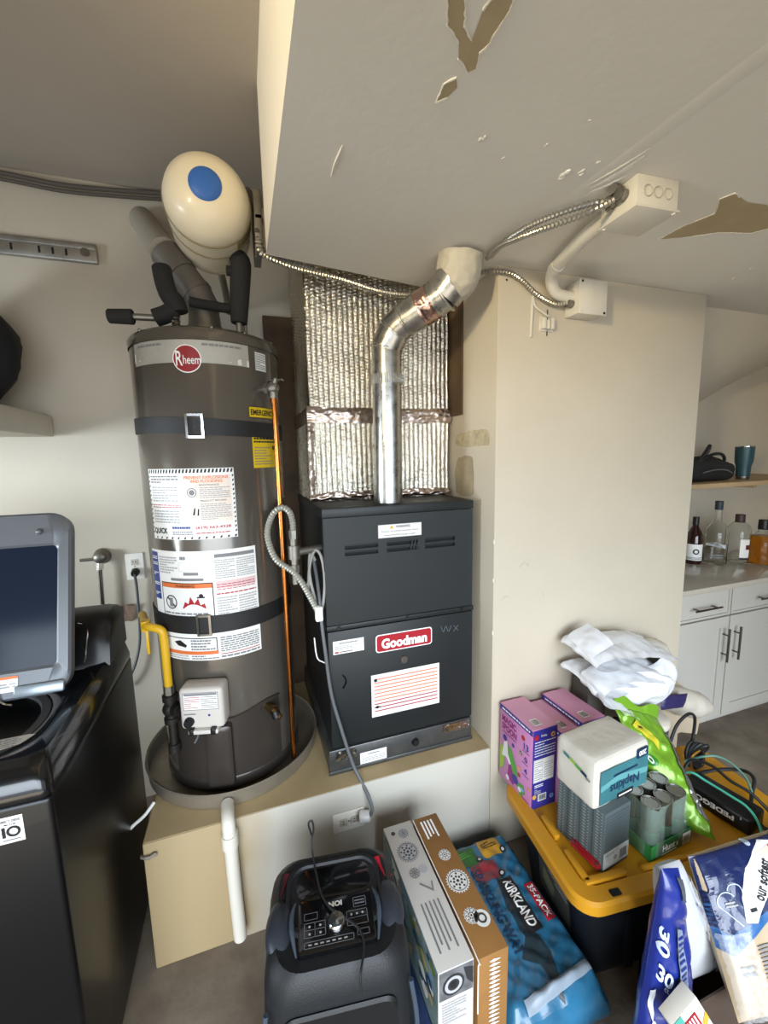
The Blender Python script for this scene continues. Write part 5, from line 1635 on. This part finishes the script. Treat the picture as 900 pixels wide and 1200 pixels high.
def ribbon(pts, y0, y1, name, seed, s=16, amp=.012, nw=22):
    """a wide band of film folded back and forth, seen from its edge"""
    P_ = spline([Vector((x, 0, z)) for x, z in pts], [1] * len(pts), 12)[0]
    n_ = len(P_)

    def fnc(i, j):
        q = P_[min(n_ - 1, int(i * (n_ - 1) + .5))]
        t = P_[min(n_ - 1, int(i * (n_ - 1) + .5) + 1)] - P_[max(0, int(i * (n_ - 1) + .5) - 1)]
        nn = Vector((-t.z, 0, t.x)).normalized()
        yy = y0 + (y1 - y0) * j + .016 * noise.noise(Vector((q.x * 9, seed, q.z * 14)))
        return Vector((q.x, yy, q.z)) + nn * facet((q.x, yy * 1.2, q.z * 1.4), s, amp, seed) + Vector((0, 0, -.03 * (1 - j) ** 2))
    return B().grid(fnc, n_, nw).obj(name, WB, wb, smooth=42)


ribbon([(1.60, .835), (1.50, .868), (1.36, .898), (1.26, .915), (1.185, .905), (1.168, .883), (1.20, .866), (1.34, .846), (1.46, .812), (1.55, .775), (1.572, .752), (1.55, .740), (1.45, .752), (1.34, .778), (1.24, .796), (1.19, .790), (1.18, .772), (1.23, .755), (1.34, .745)], 1.10, 1.28, 'bag_fold', 2.2)
ribbon([(1.27, .955), (1.22, .935), (1.175, .905), (1.20, .898), (1.30, .905), (1.42, .90), (1.52, .872)], 1.13, 1.26, 'bag_fold', 6.1, amp=.008)
ribbon([(1.50, .770), (1.38, .800), (1.27, .812), (1.20, .800), (1.185, .775), (1.195, .745), (1.24, .722), (1.30, .70), (1.335, .675), (1.37, .650)], 1.085, 1.20, 'bag_handle', 4.4, amp=.008)


def bodyf(i, j):
    a = 2 * PI * i
    x = 1.475 + .175 * math.cos(a) * (math.sin(PI * min(1, .06 + .88 * j)) ** .45)
    y = 1.175 + .075 * math.sin(a) * (math.sin(PI * min(1, .06 + .88 * j)) ** .45)
    z = .62 + .175 * j - .10 * (x - 1.475) * .4 + .02 * math.cos(a) * (j - .5)
    return Vector((x, y, z))


bb = B().grid(bodyf, 90, 40, closed_u=True)
bb.displace(lambda c, n: c + n * facet(c, 9, .034, 3.3) + Vector((0, 0, .012 * noise.noise(c * 13))))
bb.obj('bag_body', WB, wb, smooth=28)
B().sphere((1.505, 1.235, .805), .05, 28, 18, sc3=(1.7, .6, .9)).displace(lambda c, n: c + n * facet(c, 14, .018, 2.0)).obj('bag_fold', WB, wb, smooth=42)
pw = thing('tissue_wrap', 'frosted plastic wrapped packet poking out right of the white bags', 'plastic wrap', (1.75, 1.22, .5))
FROST = mat('frosted_wrap', '#bdb6a8', .35, bump=.2, bscale=20)
b = B().tube([(1.50, 1.235, .80), (1.58, 1.24, .795), (1.66, 1.245, .76), (1.71, 1.245, .715)], [.03, .045, .048, .03], 18).displace(lambda c, n: c + n * facet(c, 11, .030, 1.0))
b.obj('wrapped_bundle', FROST, pw, smooth=60)
b = B().tube([(1.64, 1.215, .590), (1.72, 1.22, .55), (1.84, 1.225, .50), (1.93, 1.225, .462), (1.965, 1.225, .445)], [.05, .055, .055, .048, .02], 18).displace(lambda c, n: c + n * facet(c, 9, .026, 5.0))
b.obj('wrapped_bundle', FROST, pw, smooth=60)
nv = pillow((1.53, 1.13, .655), (1.705, 1.14, .625), (1.53, 1.12, .60), (1.67, 1.13, .575), .03, [mat('navy_violet_film', '#2a2550', .35)], 'navy_film', pw, 20, 14, wr=.006)
tag(B().prism([(1.60, .36), (1.60, .60), (1.67, .545), (1.845, .568), (2.035, .425), (2.01, .262), (1.9, .30), (1.72, .30)], 1.262, 1.268, M=Matrix.Translation((0, .022, 0))).obj('carton_sheet', mat('buff_card', '#b6a68e', .6, var=.1, scale=6), smooth=0), 'flattened buff cardboard sheet standing behind the yellow bin lid', 'cardboard')
B().box(1.60, 1.885, 1.290, 1.310, 0, .30).obj('lower_panel', MATS['buff_card'], bpy.data.objects['carton_sheet'], smooth=0)
tag(B().box(1.25, 1.345, 1.215, 1.30, ZB, .715, bev=.004).obj('dark_carton', mat('dark_grey_card', '#4c4640', .6)), 'dark grey carton under the white bags beside the pink boxes', 'box')

# ------------------------------------------------------------------ things on the floor
# portable speaker
SPK = mat('speaker_black', '#17191c', .5, bump=.2, bscale=300)
SPD = mat('speaker_gloss', '#0b0c0e', .12, coat=.4)
sp = thing('portable_speaker', 'black portable party speaker with red accents in front of the plinth', 'speaker', (.15, .92, 0))
SM = Matrix.Translation((.152, .925, 0)) @ Matrix.Rotation(math.radians(-8), 4, 'Z')
sw, sd, sh_ = .178, .155, .50


def spr(x0, y0, x1, y1, r, z):
    return loc_ring(x0, y0, x1, y1, r, z, 6)


b = B(SM)
b.rings([spr(-sw, -sd, sw, sd, .05, .004), spr(-sw - .004, -sd, sw + .004, sd, .055, .03), spr(-sw - .002, -sd - .004, sw + .002, sd + .004, .06, .25), spr(-sw + .006, -sd, sw - .006, sd, .065, .44), spr(-sw + .016, -sd + .008, sw - .016, sd - .006, .07, .485), spr(-sw + .034, -sd + .02, sw - .034, sd - .02, .065, .50), spr(-sw + .052, -sd + .04, sw - .052, sd - .035, .055, .494)])
b.obj('cabinet', SPK, sp)
# raised rim of the dished top and gloss top deck
B(SM).rings([spr(-.128, -.062, .128, .122, .05, .494), spr(-.124, -.058, .124, .118, .048, .5035), spr(-.116, -.05, .116, .11, .045, .5035), spr(-.112, -.046, .112, .106, .043, .498)], cap0=False).obj('top_deck', SPK, sp)
B(SM).rings([spr(-.098, .018, .098, .100, .03, .4985), spr(-.095, .02, .095, .098, .03, .4995)], cap0=False).obj('device_rest', SPD, sp)
B(SM).rings([spr(-.092, -.105, .092, .012, .006, .4945), spr(-.092, -.105, .092, .012, .006, .5055), spr(-.088, -.101, .088, .008, .005, .507)], cap0=False).obj('control_panel', SPD, sp)
p = Print(lambda u, v, h: SM @ Vector((u, v, .507 + h)))
BTN = mat('button_line', '#6c7076', .4)
p.text('ION', .0, -.010, .013, PAPER, .0014, width=.034, rot=180, bold=.05)
p.frame(.045, -.028, .078, -.004, .0015, BTN, .001).words(.049, -.023, .074, -.009, 2, BTN, .001).frame(-.078, -.036, -.045, -.020, .0012, BTN, .001)
p.frame(-.078, -.075, -.026, -.042, .0015, BTN, .001).frame(.026, -.068, .078, -.034, .0015, BTN, .001).frame(-.078, -.097, .040, -.083, .0015, BTN, .001).frame(.048, -.092, .078, -.078, .0015, BTN, .001)
p.rect(-.078, -.0592, -.026, -.0578, BTN, .001).rect(.026, -.0516, .078, -.0504, BTN, .001).rect(-.0526, -.075, -.0514, -.042, BTN, .001)
for k in range(7):
    p.words(-.068 + k * .014, -.093, -.060 + k * .014, -.087, 1, LGREYINK, .001)
for x, y in ((-.065, -.051), (-.039, -.051), (-.065, -.067), (-.039, -.067), (.038, -.043), (.052, -.043), (.066, -.043)):
    p.disc(x, y, .0028, LGREYINK, .001, 10)
p.obj('panel_print', sp)
B(SM).lathe([(.021, .507), (.022, .510), (.020, .522), (.018, .524), (.002, .5225)], 28, Matrix.Translation((0, -.058, 0))).obj('volume_knob', CHROME, sp)
for s in (-1, 1):
    B(SM).sphere((s * .137, -.022, .478), 1, 22, 14, sc3=(.037, .070, .034)).obj('corner_horn', mat('horn_grey', '#2b3038', .4), sp)
    m = mat('red_accent', '#b3172a', .35) if s > 0 else mat('dark_red_accent', '#4d0f18', .35)
    B(SM).rings([[(s * .118, .098, .499), (s * .142, .105, .492), (s * .160, .050, .482), (s * .140, .040, .495)], [(s * .118, .098, .503), (s * .142, .105, .497), (s * .161, .050, .487), (s * .140, .040, .500)]]).obj('red_accent', m, sp, smooth=0)
    B(SM).tube([(s * .100, .015, .503), (s * .108, -.02, .510), (s * .106, -.06, .512), (s * .096, -.105, .503)], [.002, .006, .006, .002], 8).obj('panel_cheek', mat('cheek_blue_grey', '#4a5563', .25, .3), sp)
    B(SM).tube([(s * .165, -.14, .42), (s * .175, -.155, .33), (s * .172, -.16, .22)], .006, 8).obj('edge_trim', mat('cheek_blue_grey', '#4a5563', .25, .3), sp)
B(SM).rings([[(x, -sd - .004, z) for x, z in rrect(-.13, .10, .13, .42, .03)], [(x, -sd - .010, z) for x, z in rrect(-.125, .105, .125, .415, .03)]], cap0=False).obj('grille', BLACK, sp)
ac = thing('audio_cable', 'thin black audio cable looped over the top of the speaker', 'cable', (.11, 1.0, .5))
B().tube([(.120, 1.092, .545), (.112, 1.092, .585), (.122, 1.092, .592), (.126, 1.09, .565), (.118, 1.085, .535), (.117, 1.06, .509), (.118, 1.00, .507), (.121, .95, .509), (.135, .905, .516), (.158, .875, .518), (.185, .845, .517), (.196, .82, .515), (.192, .79, .512), (.175, .757, .505), (.172, .745, .47)], .0028, 7).obj('cable', RUBBER, ac)

# two dinnerware boxes standing side by side
def dish_box(x0, x1, y0, y1, h, name, label, topm, frontm, sidem, brown):
    o = thing(name, label, 'box', ((x0 + x1) / 2, (y0 + y1) / 2, 0), 'slim boxes standing beside the speaker')
    B().box(x0, x1, y0, y1, .001, h, bev=.0015).obj('carton', topm, o)
    tpm = lambda u, v, hh: Vector((x0 + u, y1 - v, h + hh))      # v runs towards the viewer
    p = Print(tpm)
    W = x1 - x0
    L = y1 - y0
    K = WHITEINK if brown else GREYINK

    def gear(cu, cv, r, dark, teeth=26):
        p.disc(cu, cv, r, PAPER if brown else LGREYINK, .0006, 32)
        for k in range(teeth):
            a = 2 * PI * k / teeth
            p.poly([(cu + r * .97 * math.cos(a - .06), cv + r * .97 * math.sin(a - .06)), (cu + r * 1.1 * math.cos(a - .04), cv + r * 1.1 * math.sin(a - .04)), (cu + r * 1.1 * math.cos(a + .04), cv + r * 1.1 * math.sin(a + .04)), (cu + r * .97 * math.cos(a + .06), cv + r * .97 * math.sin(a + .06))], PAPER if brown else GREYINK, .0006)
        p.ring(cu, cv, r * .84, r * .90, dark, .0012).disc(cu, cv, r * .14, dark, .0014, 14)
        for k in range(8):
            a = 2 * PI * k / 8
            p.disc(cu + r * .38 * math.cos(a), cv + r * .38 * math.sin(a), r * .11, dark, .0012, 10)
            p.disc(cu + r * .66 * math.cos(a + .2), cv + r * .66 * math.sin(a + .2), r * .10, dark, .0012, 10)
    DK = mat('gear_dark', '#3d3a38', .5)
    if brown:
        for k in range(4):
            p.rect(.018 + k * .012, .018, .024 + k * .012, .085 - .006 * (k % 3), K, .001)
        gear(W * .52, .15, .018, DK, 16)
        gear(W * .52, .235, .032, DK)
        gear(W * .40, .33, .020, DK, 16)
        p.disc(W * .68, .345, .022, PAPER, .0006).ring(W * .68, .345, .008, .013, DK, .0012)
    else:
        gear(W * .58, .04, .016, DK, 14)
        p.disc(W * .25, .03, .007, DK, .0008)
        gear(W * .48, .105, .032, DK)
        gear(W * .42, .175, .016, DK, 14)
        p.disc(W * .72, .17, .014, LGREYINK, .0006)
        p.text('7', W * .60, .222, .040, K, .001, rot=105, width=.030, bold=-.01, flip=True)
        for k in range(5):
            p.rect(.022 + k * .0125, .262, .027 + k * .0125, .385 - .016 * (k % 2), K, .001)
    p.obj('top_print', o)
    p = Print(lambda u, v, hh: Vector((x0 + u, y0 - hh, v)))
    if brown:
        for k in range(24):
            v = h - .02 - k * .013
            p.poly([(W * .35, v), (W * .5, v + .004), (W * .75, v - .002), (W * .5, v - .005)], K, .001)
    else:
        p.rect(.002, h - .085, W - .002, h - .003, mat('photo_grey', '#77777a', .4, var=.5, scale=30), .0006).disc(W * .42, h - .048, .030, mat('photo_dark', '#2f3032', .4), .0012).ring(W * .42, h - .048, .016, .024, LGREYINK, .0016).disc(W * .42, h - .048, .009, BLACKINK, .002).poly([(W * .7, h - .01), (W * .98, h - .02), (W * .98, h - .07), (W * .8, h - .05)], mat('photo_dark', '#2f3032', .4), .0012)
        p.words(.01, h - .16, W - .02, h - .095, 8, LGREYINK, .001, seed=31)
    p.obj('front_print', o)
    if sidem:
        p = Print(lambda u, v, hh: Vector((x0 - hh, y1 - u, v)))
        p.rect(.002, .004, L - .002, h - .003, sidem, .0006)
        r_ = random.Random(5)
        for k in range(60):
            u, v, s = r_.uniform(.03, L - .03), r_.uniform(h - .16, h - .02), r_.uniform(.006, .022)
            m = (mat('leaf_print', '#6f8a4a', .4), mat('sky_print', '#7fa6c4', .4), PAPER, mat('straw_print', '#b9a878', .4), mat('deep_print', '#33506a', .4))[k % 5]
            p.poly([(u + s * math.cos(t + k) * (1 + .5 * (i % 2)), v + s * .8 * math.sin(t + k)) for i, t in enumerate([0, 1.05, 2.1, 3.14, 4.2, 5.2])], m, .001 + .00002 * k)
        p.rect(.002, .02, L - .002, h - .20, mat('slate_blue_print', '#3f5488', .4), .003)
        p.obj('side_print', o)
    if brown:
        b = B()
        b.tube([(x0 - .001, y1 - .002, h + .0005), (x0 - .002, y0 + .3, h + .0005), (x0 - .001, y0 + .12, h), (x0 - .001, y0 - .0005, h - .001), (x0 - .001, y0 - .001, h - .02), (x0 - .001, y0 - .001, h - .16)], .0016, 5)
        b.obj('torn_edge', PAPER, o)
    return o


CARDW = mat('grey_white_card', '#c3bfb9', .45)
CARDB = mat('brown_card', '#8f6534', .6, var=.1, scale=30)
dish_box(.368, .466, .765, 1.185, .395, 'product_box', 'grey white slim box printed with wheels standing beside the speaker', CARDW, CARDW, mat('photo_side', '#8fa7a8', .35, var=.5, scale=22), False)
dish_box(.475, .562, .758, 1.182, .395, 'product_box', 'brown cardboard slim box printed with white wheels beside the grey one', CARDB, CARDB, None, True)

# shrink wrapped case of drinks
WBLUE = mat('blue_shrink_wrap', '#2c6a8d', .25, var=.4, scale=9, coat=.5, bump=.3, bscale=22)
cp = thing('drinks_case', 'blue shrink wrapped case of sparkling water cans lying between box and bin', 'drinks pack', (.755, 1.0, 0))
cx0, cx1, cy0, cy1, ch_ = .578, .888, .752, 1.262, .15


def case_top(u, v, h=0.0):
    """u across, v away from the viewer, 0..1"""
    x, y = cx0 + (cx1 - cx0) * u, cy0 + (cy1 - cy0) * v
    e = min(u, 1 - u) * (cx1 - cx0)
    e2 = min(v, 1 - v) * (cy1 - cy0)
    dr = .035 * max(0, 1 - e / .03) ** 2 + .035 * max(0, 1 - e2 / .04) ** 2
    cans = .003 * (math.cos(2 * PI * (x - cx0) / .063) * math.cos(2 * PI * (y - cy0) / .063))
    return Vector((x, y, ch_ - dr + cans + max(-.003, crease((x, y, 0), 13, .006, 3.0)) + h))


b = B()
b.grid(lambda i, j: case_top(i, j), 60, 90)


per = [(k / 40, 0) for k in range(40)] + [(1, k / 60) for k in range(60)] + [(1 - k / 40, 1) for k in range(40)] + [(0, 1 - k / 60) for k in range(60)]
b.grid(lambda i, j: (lambda u, v: (lambda t: Vector((t.x + (u - .5) * .03 * math.sin(j * PI) + .004 * noise.noise(t * 30 + Vector((0, 0, j * 3))), t.y + (v - .5) * .03 * math.sin(j * PI), .003 + (t.z - .003) * j)))(case_top(u, v)))(*per[int(round(i * len(per))) % len(per)]), len(per), 8, closed_u=True)
b.obj('wrapped_cans', WBLUE, cp, smooth=60)
p = Print(lambda u, v, h: case_top(u, v, h + .0012), sub=.02)
LW_ = 1 / (cx1 - cx0)
LL_ = 1 / (cy1 - cy0)


def cptext(s, u, v, height, length, m, h):
    """lettering that reads from the far end towards the viewer"""
    vs, fs, w, hh = text_flat(s, .025)
    i = p.mi(m)
    bv = [p.bm.verts.new(Vector((u + (y / hh - .5) * height * LW_, v - (x / w - .5) * length * LL_, h))) for x, y in vs]
    for f_ in fs:
        try:
            p.bm.faces.new([bv[k] for k in f_]).material_index = i
        except ValueError:
            pass


def fruit(u, v, ru, rv, m, m2):
    p.poly([(u + ru * LW_ * x, v + rv * LL_ * y) for x, y in rrect(-1, -1, 1, 1, .35, 3)], m, .0004)
    p.words(u - ru * .7 * LW_, v - rv * .1 * LL_, u + ru * .7 * LW_, v + rv * .6 * LL_, 3, m2, .001, seed=int(u * 100))
    p.disc(u + ru * LW_, v - rv * .7 * LL_, .012 * LL_, BLACKINK, .0016, 14, ru=.012 * LW_).disc(u + ru * LW_, v - rv * .7 * LL_, .006 * LL_, mat('pale_print', '#c9cdd2', .4), .0022, 12, ru=.006 * LW_)


fruit(.36, .865, .042, .034, mat('lime_can_print', '#2f5c2a', .35), GRN)
fruit(.70, .885, .042, .036, mat('lemon_can_print', '#c0902a', .35), BLACKINK)
fruit(.50, .735, .050, .034, mat('berry_can_print', '#7a3a42', .35), REDINK)
p.poly([(.56, .66), (.70, .615), (.72, .60), (.60, .40), (.66, .20), (.56, .0), (.52, .02), (.50, .16), (.36, .22), (.50, .30), (.50, .50)], mat('dark_band_print', '#1f3038', .35), .0003)
p.poly([(.56, .65), (.73, .65), (.73, .31), (.56, .31)], BLACKINK, .0010)
cptext('KIRKLAND', .65, .48, .034, .145, PAPER, .002)
p.poly([(.81, .57), (.92, .57), (.92, .33), (.81, .33)], mat('pack_red', '#a0202c', .35), .0012)
cptext('35-PACK', .865, .45, .021, .105, WHITEINK, .002)
cptext('SPARKLING WAT', .38, .50, .036, .27, mat('deep_navy_print', '#12304f', .35), .0012)
p.words(.25, .40, .28, .62, 20, mat('deep_navy_print', '#12304f', .35), .0012, fill=.5, seed=8)
p.obj('wrap_print', cp)
B().grid(lambda i, j: case_top(.18 + .75 * i, .01 + .05 * j + .04 * i, .006 + .012 * math.sin(i * PI) * math.sin(j * PI)), 30, 8).obj('carry_handle', mat('grey_film', '#8b97a3', .25, alpha=.85), cp, smooth=60)

# carton with paper goods at the lower right corner
ct_ = thing('carton', 'dark brown open carton on the floor at the lower right corner', 'carton', (1.2, .63, 0))
CBR = mat('dark_brown_card', '#4a3c33', .6, var=.12, scale=10)
x0, x1, y0, y1, h = 1.0, 1.56, .605, .738, .19
B().box(x0, x1, y0, y1, .001, .008).obj('floor_panel', CBR, ct_, smooth=0)
B().box(x0, x1, y0, y0 + .005, .001, h).obj('front_panel', CBR, ct_, smooth=0)
B().box(x0, x1, y1 - .005, y1, .001, h).obj('rear_panel', CBR, ct_, smooth=0)
B().box(x0, x0 + .005, y0, y1, .001, h).obj('side_panel', CBR, ct_, smooth=0)
B().box(x1 - .005, x1, y0, y1, .001, h).obj('side_panel', CBR, ct_, smooth=0)

NAVY = mat('royal_blue_film', '#17287a', .28, coat=.5, bump=.2, bscale=26)
pb = thing('plate_bag', 'royal blue plastic bag printed 30 at the lower right in front of the bin', 'plastic bag', (.93, .60, 0))
_, pf = pillow((.925, .645, .605), (.985, .645, .585), (.79, .60, .02), (1.01, .575, .04), .07, [NAVY], 'bag', pb, 50, 70, puff=.40, wr=.012, ws=12, seed=5.0)
p = Print(lambda u, v, h: pf(u, v, h * 1.5 + .003), sub=.02)
PALEI = mat('pale_blue_ink', '#b9c4dc', .35)
p.text('30', .09, .735, .17, PALEI, .003, width=.105, rot=-97, bold=.03)
p.text('30', .17, .60, .065, PALEI, .003, width=.26, rot=-10, bold=.03).text('ct', .22, .548, .020, PALEI, .003, width=.08, rot=-10)
p.poly([(.015, .53), (.06, .545), (.11, .44), (.09, .41), (.03, .46)], mat('plate_photo', '#cfd3da', .4), .002)
p.poly([(.42, .79), (.62, .77), (.66, .55), (.55, .50), (.40, .57)], mat('photo_patch', '#8390a8', .35, var=.4, scale=60), .002).words(.43, .58, .61, .76, 8, NAVY, .003, seed=9, fill=.45)
p.ring(.10, .38, .025, .038, PALEI, .003, 22).words(.06, .37, .14, .385, 1, PALEI, .004, seed=3)
p.poly([(.56, .49), (.67, .54), (.70, .33), (.60, .33)], mat('deep_navy_film', '#101b52', .3), .002)
p.poly([(.55, .985), (.9, .97), (.85, .88), (.62, .90)], mat('bag_inside', '#4a4f5a', .4), .002)
p.obj('bag_print', pb)

pk = thing('paper_plate_stack', 'stack of white foam plates in clear wrap between the blue bags', 'paper plates', (1.08, .66, .02))
PLATE = mat('foam_white', '#b9babd', .45)
_, kf = pillow((.965, .690, .545), (1.07, .700, .52), (1.03, .675, .165), (1.215, .665, .16), .07, [PLATE], 'plates', pk, 40, 50, puff=.30, wr=.003, ws=12)
B().grid(lambda i, j: kf(.78 + .25 * i, .05 + .85 * j, .005 + max(0, crease((i, j * 2, 1), 5, .010))), 16, 50).obj('clear_wrap', mat('wrap_film', '#ffffff', .06, alpha=.22, coat=1.0), pk, smooth=60)
p = Print(kf, sub=.03)
p.poly([(.80, .72), (.99, .62), (1.0, .40), (.93, .36), (.90, .55)], NAVY, .004).words(.80, .06, .95, .14, 2, mat('pale_blue_ink', '#b9c4dc', .35), .003, seed=2)
p.obj('blue_strip', pk)

bp = thing('napkin_bag', 'navy and beige plastic pack of paper goods at the right edge', 'plastic pack', (1.3, .6, .2))
BEIGE = mat('beige_napkins', '#b39f82', .4, var=.08, scale=10, bump=.2, bscale=24, coat=.4)
_, bf = pillow((1.155, .735, .465), (1.62, .70, .465), (1.10, .545, .195), (1.55, .49, .17), .10, [BEIGE], 'wrapped_pack', bp, 50, 44, puff=.28, wr=.007, ws=13, seed=8.0)
NAVY2 = mat('navy_film', '#16234f', .25, coat=.6)
MIDB = mat('mid_blue_film', '#2f5f96', .3, coat=.5)
p = Print(bf, sub=.02)
p.poly([(.0, .995), (1, .995), (1, .74), (.62, .70), (.25, .50), (.05, .38), (0, .42)], MIDB, .002)
p.poly([(.0, .995), (1, .995), (1, .82), (.62, .78), (.36, .60), (.20, .55), (.06, .50), (0, .55)], NAVY2, .003)
p.poly([(.17, .56), (.24, .545), (.50, .80), (.58, .97), (.50, .99), (.30, .86), (.20, .70)], PAPER, .004)
p.poly([(.44, .93), (.52, .80), (.66, .86), (.60, .965)], mat('cream_patch', '#d6cbb8', .4), .0046)
p.text('our softest', .385, .775, .075, BLACKINK, .0055, width=.27, rot=52, bold=.03).words(.222, .60, .275, .64, 1, BLACKINK, .0055, seed=2)
p.ring(.10, .70, .052, .058, PALEI, .005, 20, 20, 225).ring(.17, .745, .045, .051, PALEI, .005, 20, -20, 160).poly([(.055, .665), (.062, .662), (.152, .545), (.147, .540)], PALEI, .005).words(.085, .66, .155, .70, 2, LGREYINK, .0056, seed=6)
p.rect(.54, .90, .60, .95, mat('pack_red', '#a0202c', .35), .0056)
p.disc(.42, .99, .02, PALEI, .005, 14)
for k in range(9):
    p.rect(.20, .23 + k * .022, .36 + .01 * (k % 3), .241 + k * .022, GREYINK, .003)
p.words(.06, .26, .14, .33, 2, GREYINK, .003, seed=4).text('A', .40, .50, .05, GREYINK, .003)
p.obj('pack_print', bp)
B().grid(lambda i, j: bf(.0 + .16 * i, .02 + .5 * j, .008 + max(0, crease((i, j * 2, 4), 5, .014))), 14, 44).obj('clear_wrap', MATS['wrap_film'], bp, smooth=60)

# small printed carton in front
A = Vector((.5, -.10, -.86)).normalized()
Bv = Vector((-.86, .0, -.5)).normalized()
Nn = A.cross(Bv).normalized()
if Nn.y > 0:
    Nn = -Nn
CF = Matrix((tuple(Bv) + (0,), tuple(A) + (0,), tuple(Nn) + (0,), (0, 0, 0, 1))).transposed()
CF.translation = Vector((.915, .535, .385))
sc_ = thing('snack_carton', 'small teal and red printed carton in front of the blue bag at the bottom edge', 'box', (.90, .53, .2))
B(CF).box(0, .085, 0, .20, -.035, 0, bev=.0015).obj('carton', mat('carton_cream', '#d9d4c8', .45), sc_)
p = Print(lambda u, v, h: CF @ Vector((u, v, h)))
p.rect(.055, .0, .085, .20, mat('teal_card', '#4aa08f', .45), .0008).rect(.022, .025, .058, .12, mat('pack_red', '#a0202c', .35), .0012)
for k in range(4):
    p.rect(.027 + k * .008, .03, .031 + k * .008, .11, PAPER, .0018)
p.poly([(0, .05), (.02, .07), (.02, .09), (0, .075)], mat('gold_ink', '#d0a23c', .5), .0012).poly([(0, .12), (.02, .14), (.02, .18), (0, .16)], mat('peach_ink', '#d9986d', .5), .0012)
p.obj('carton_print', sc_)
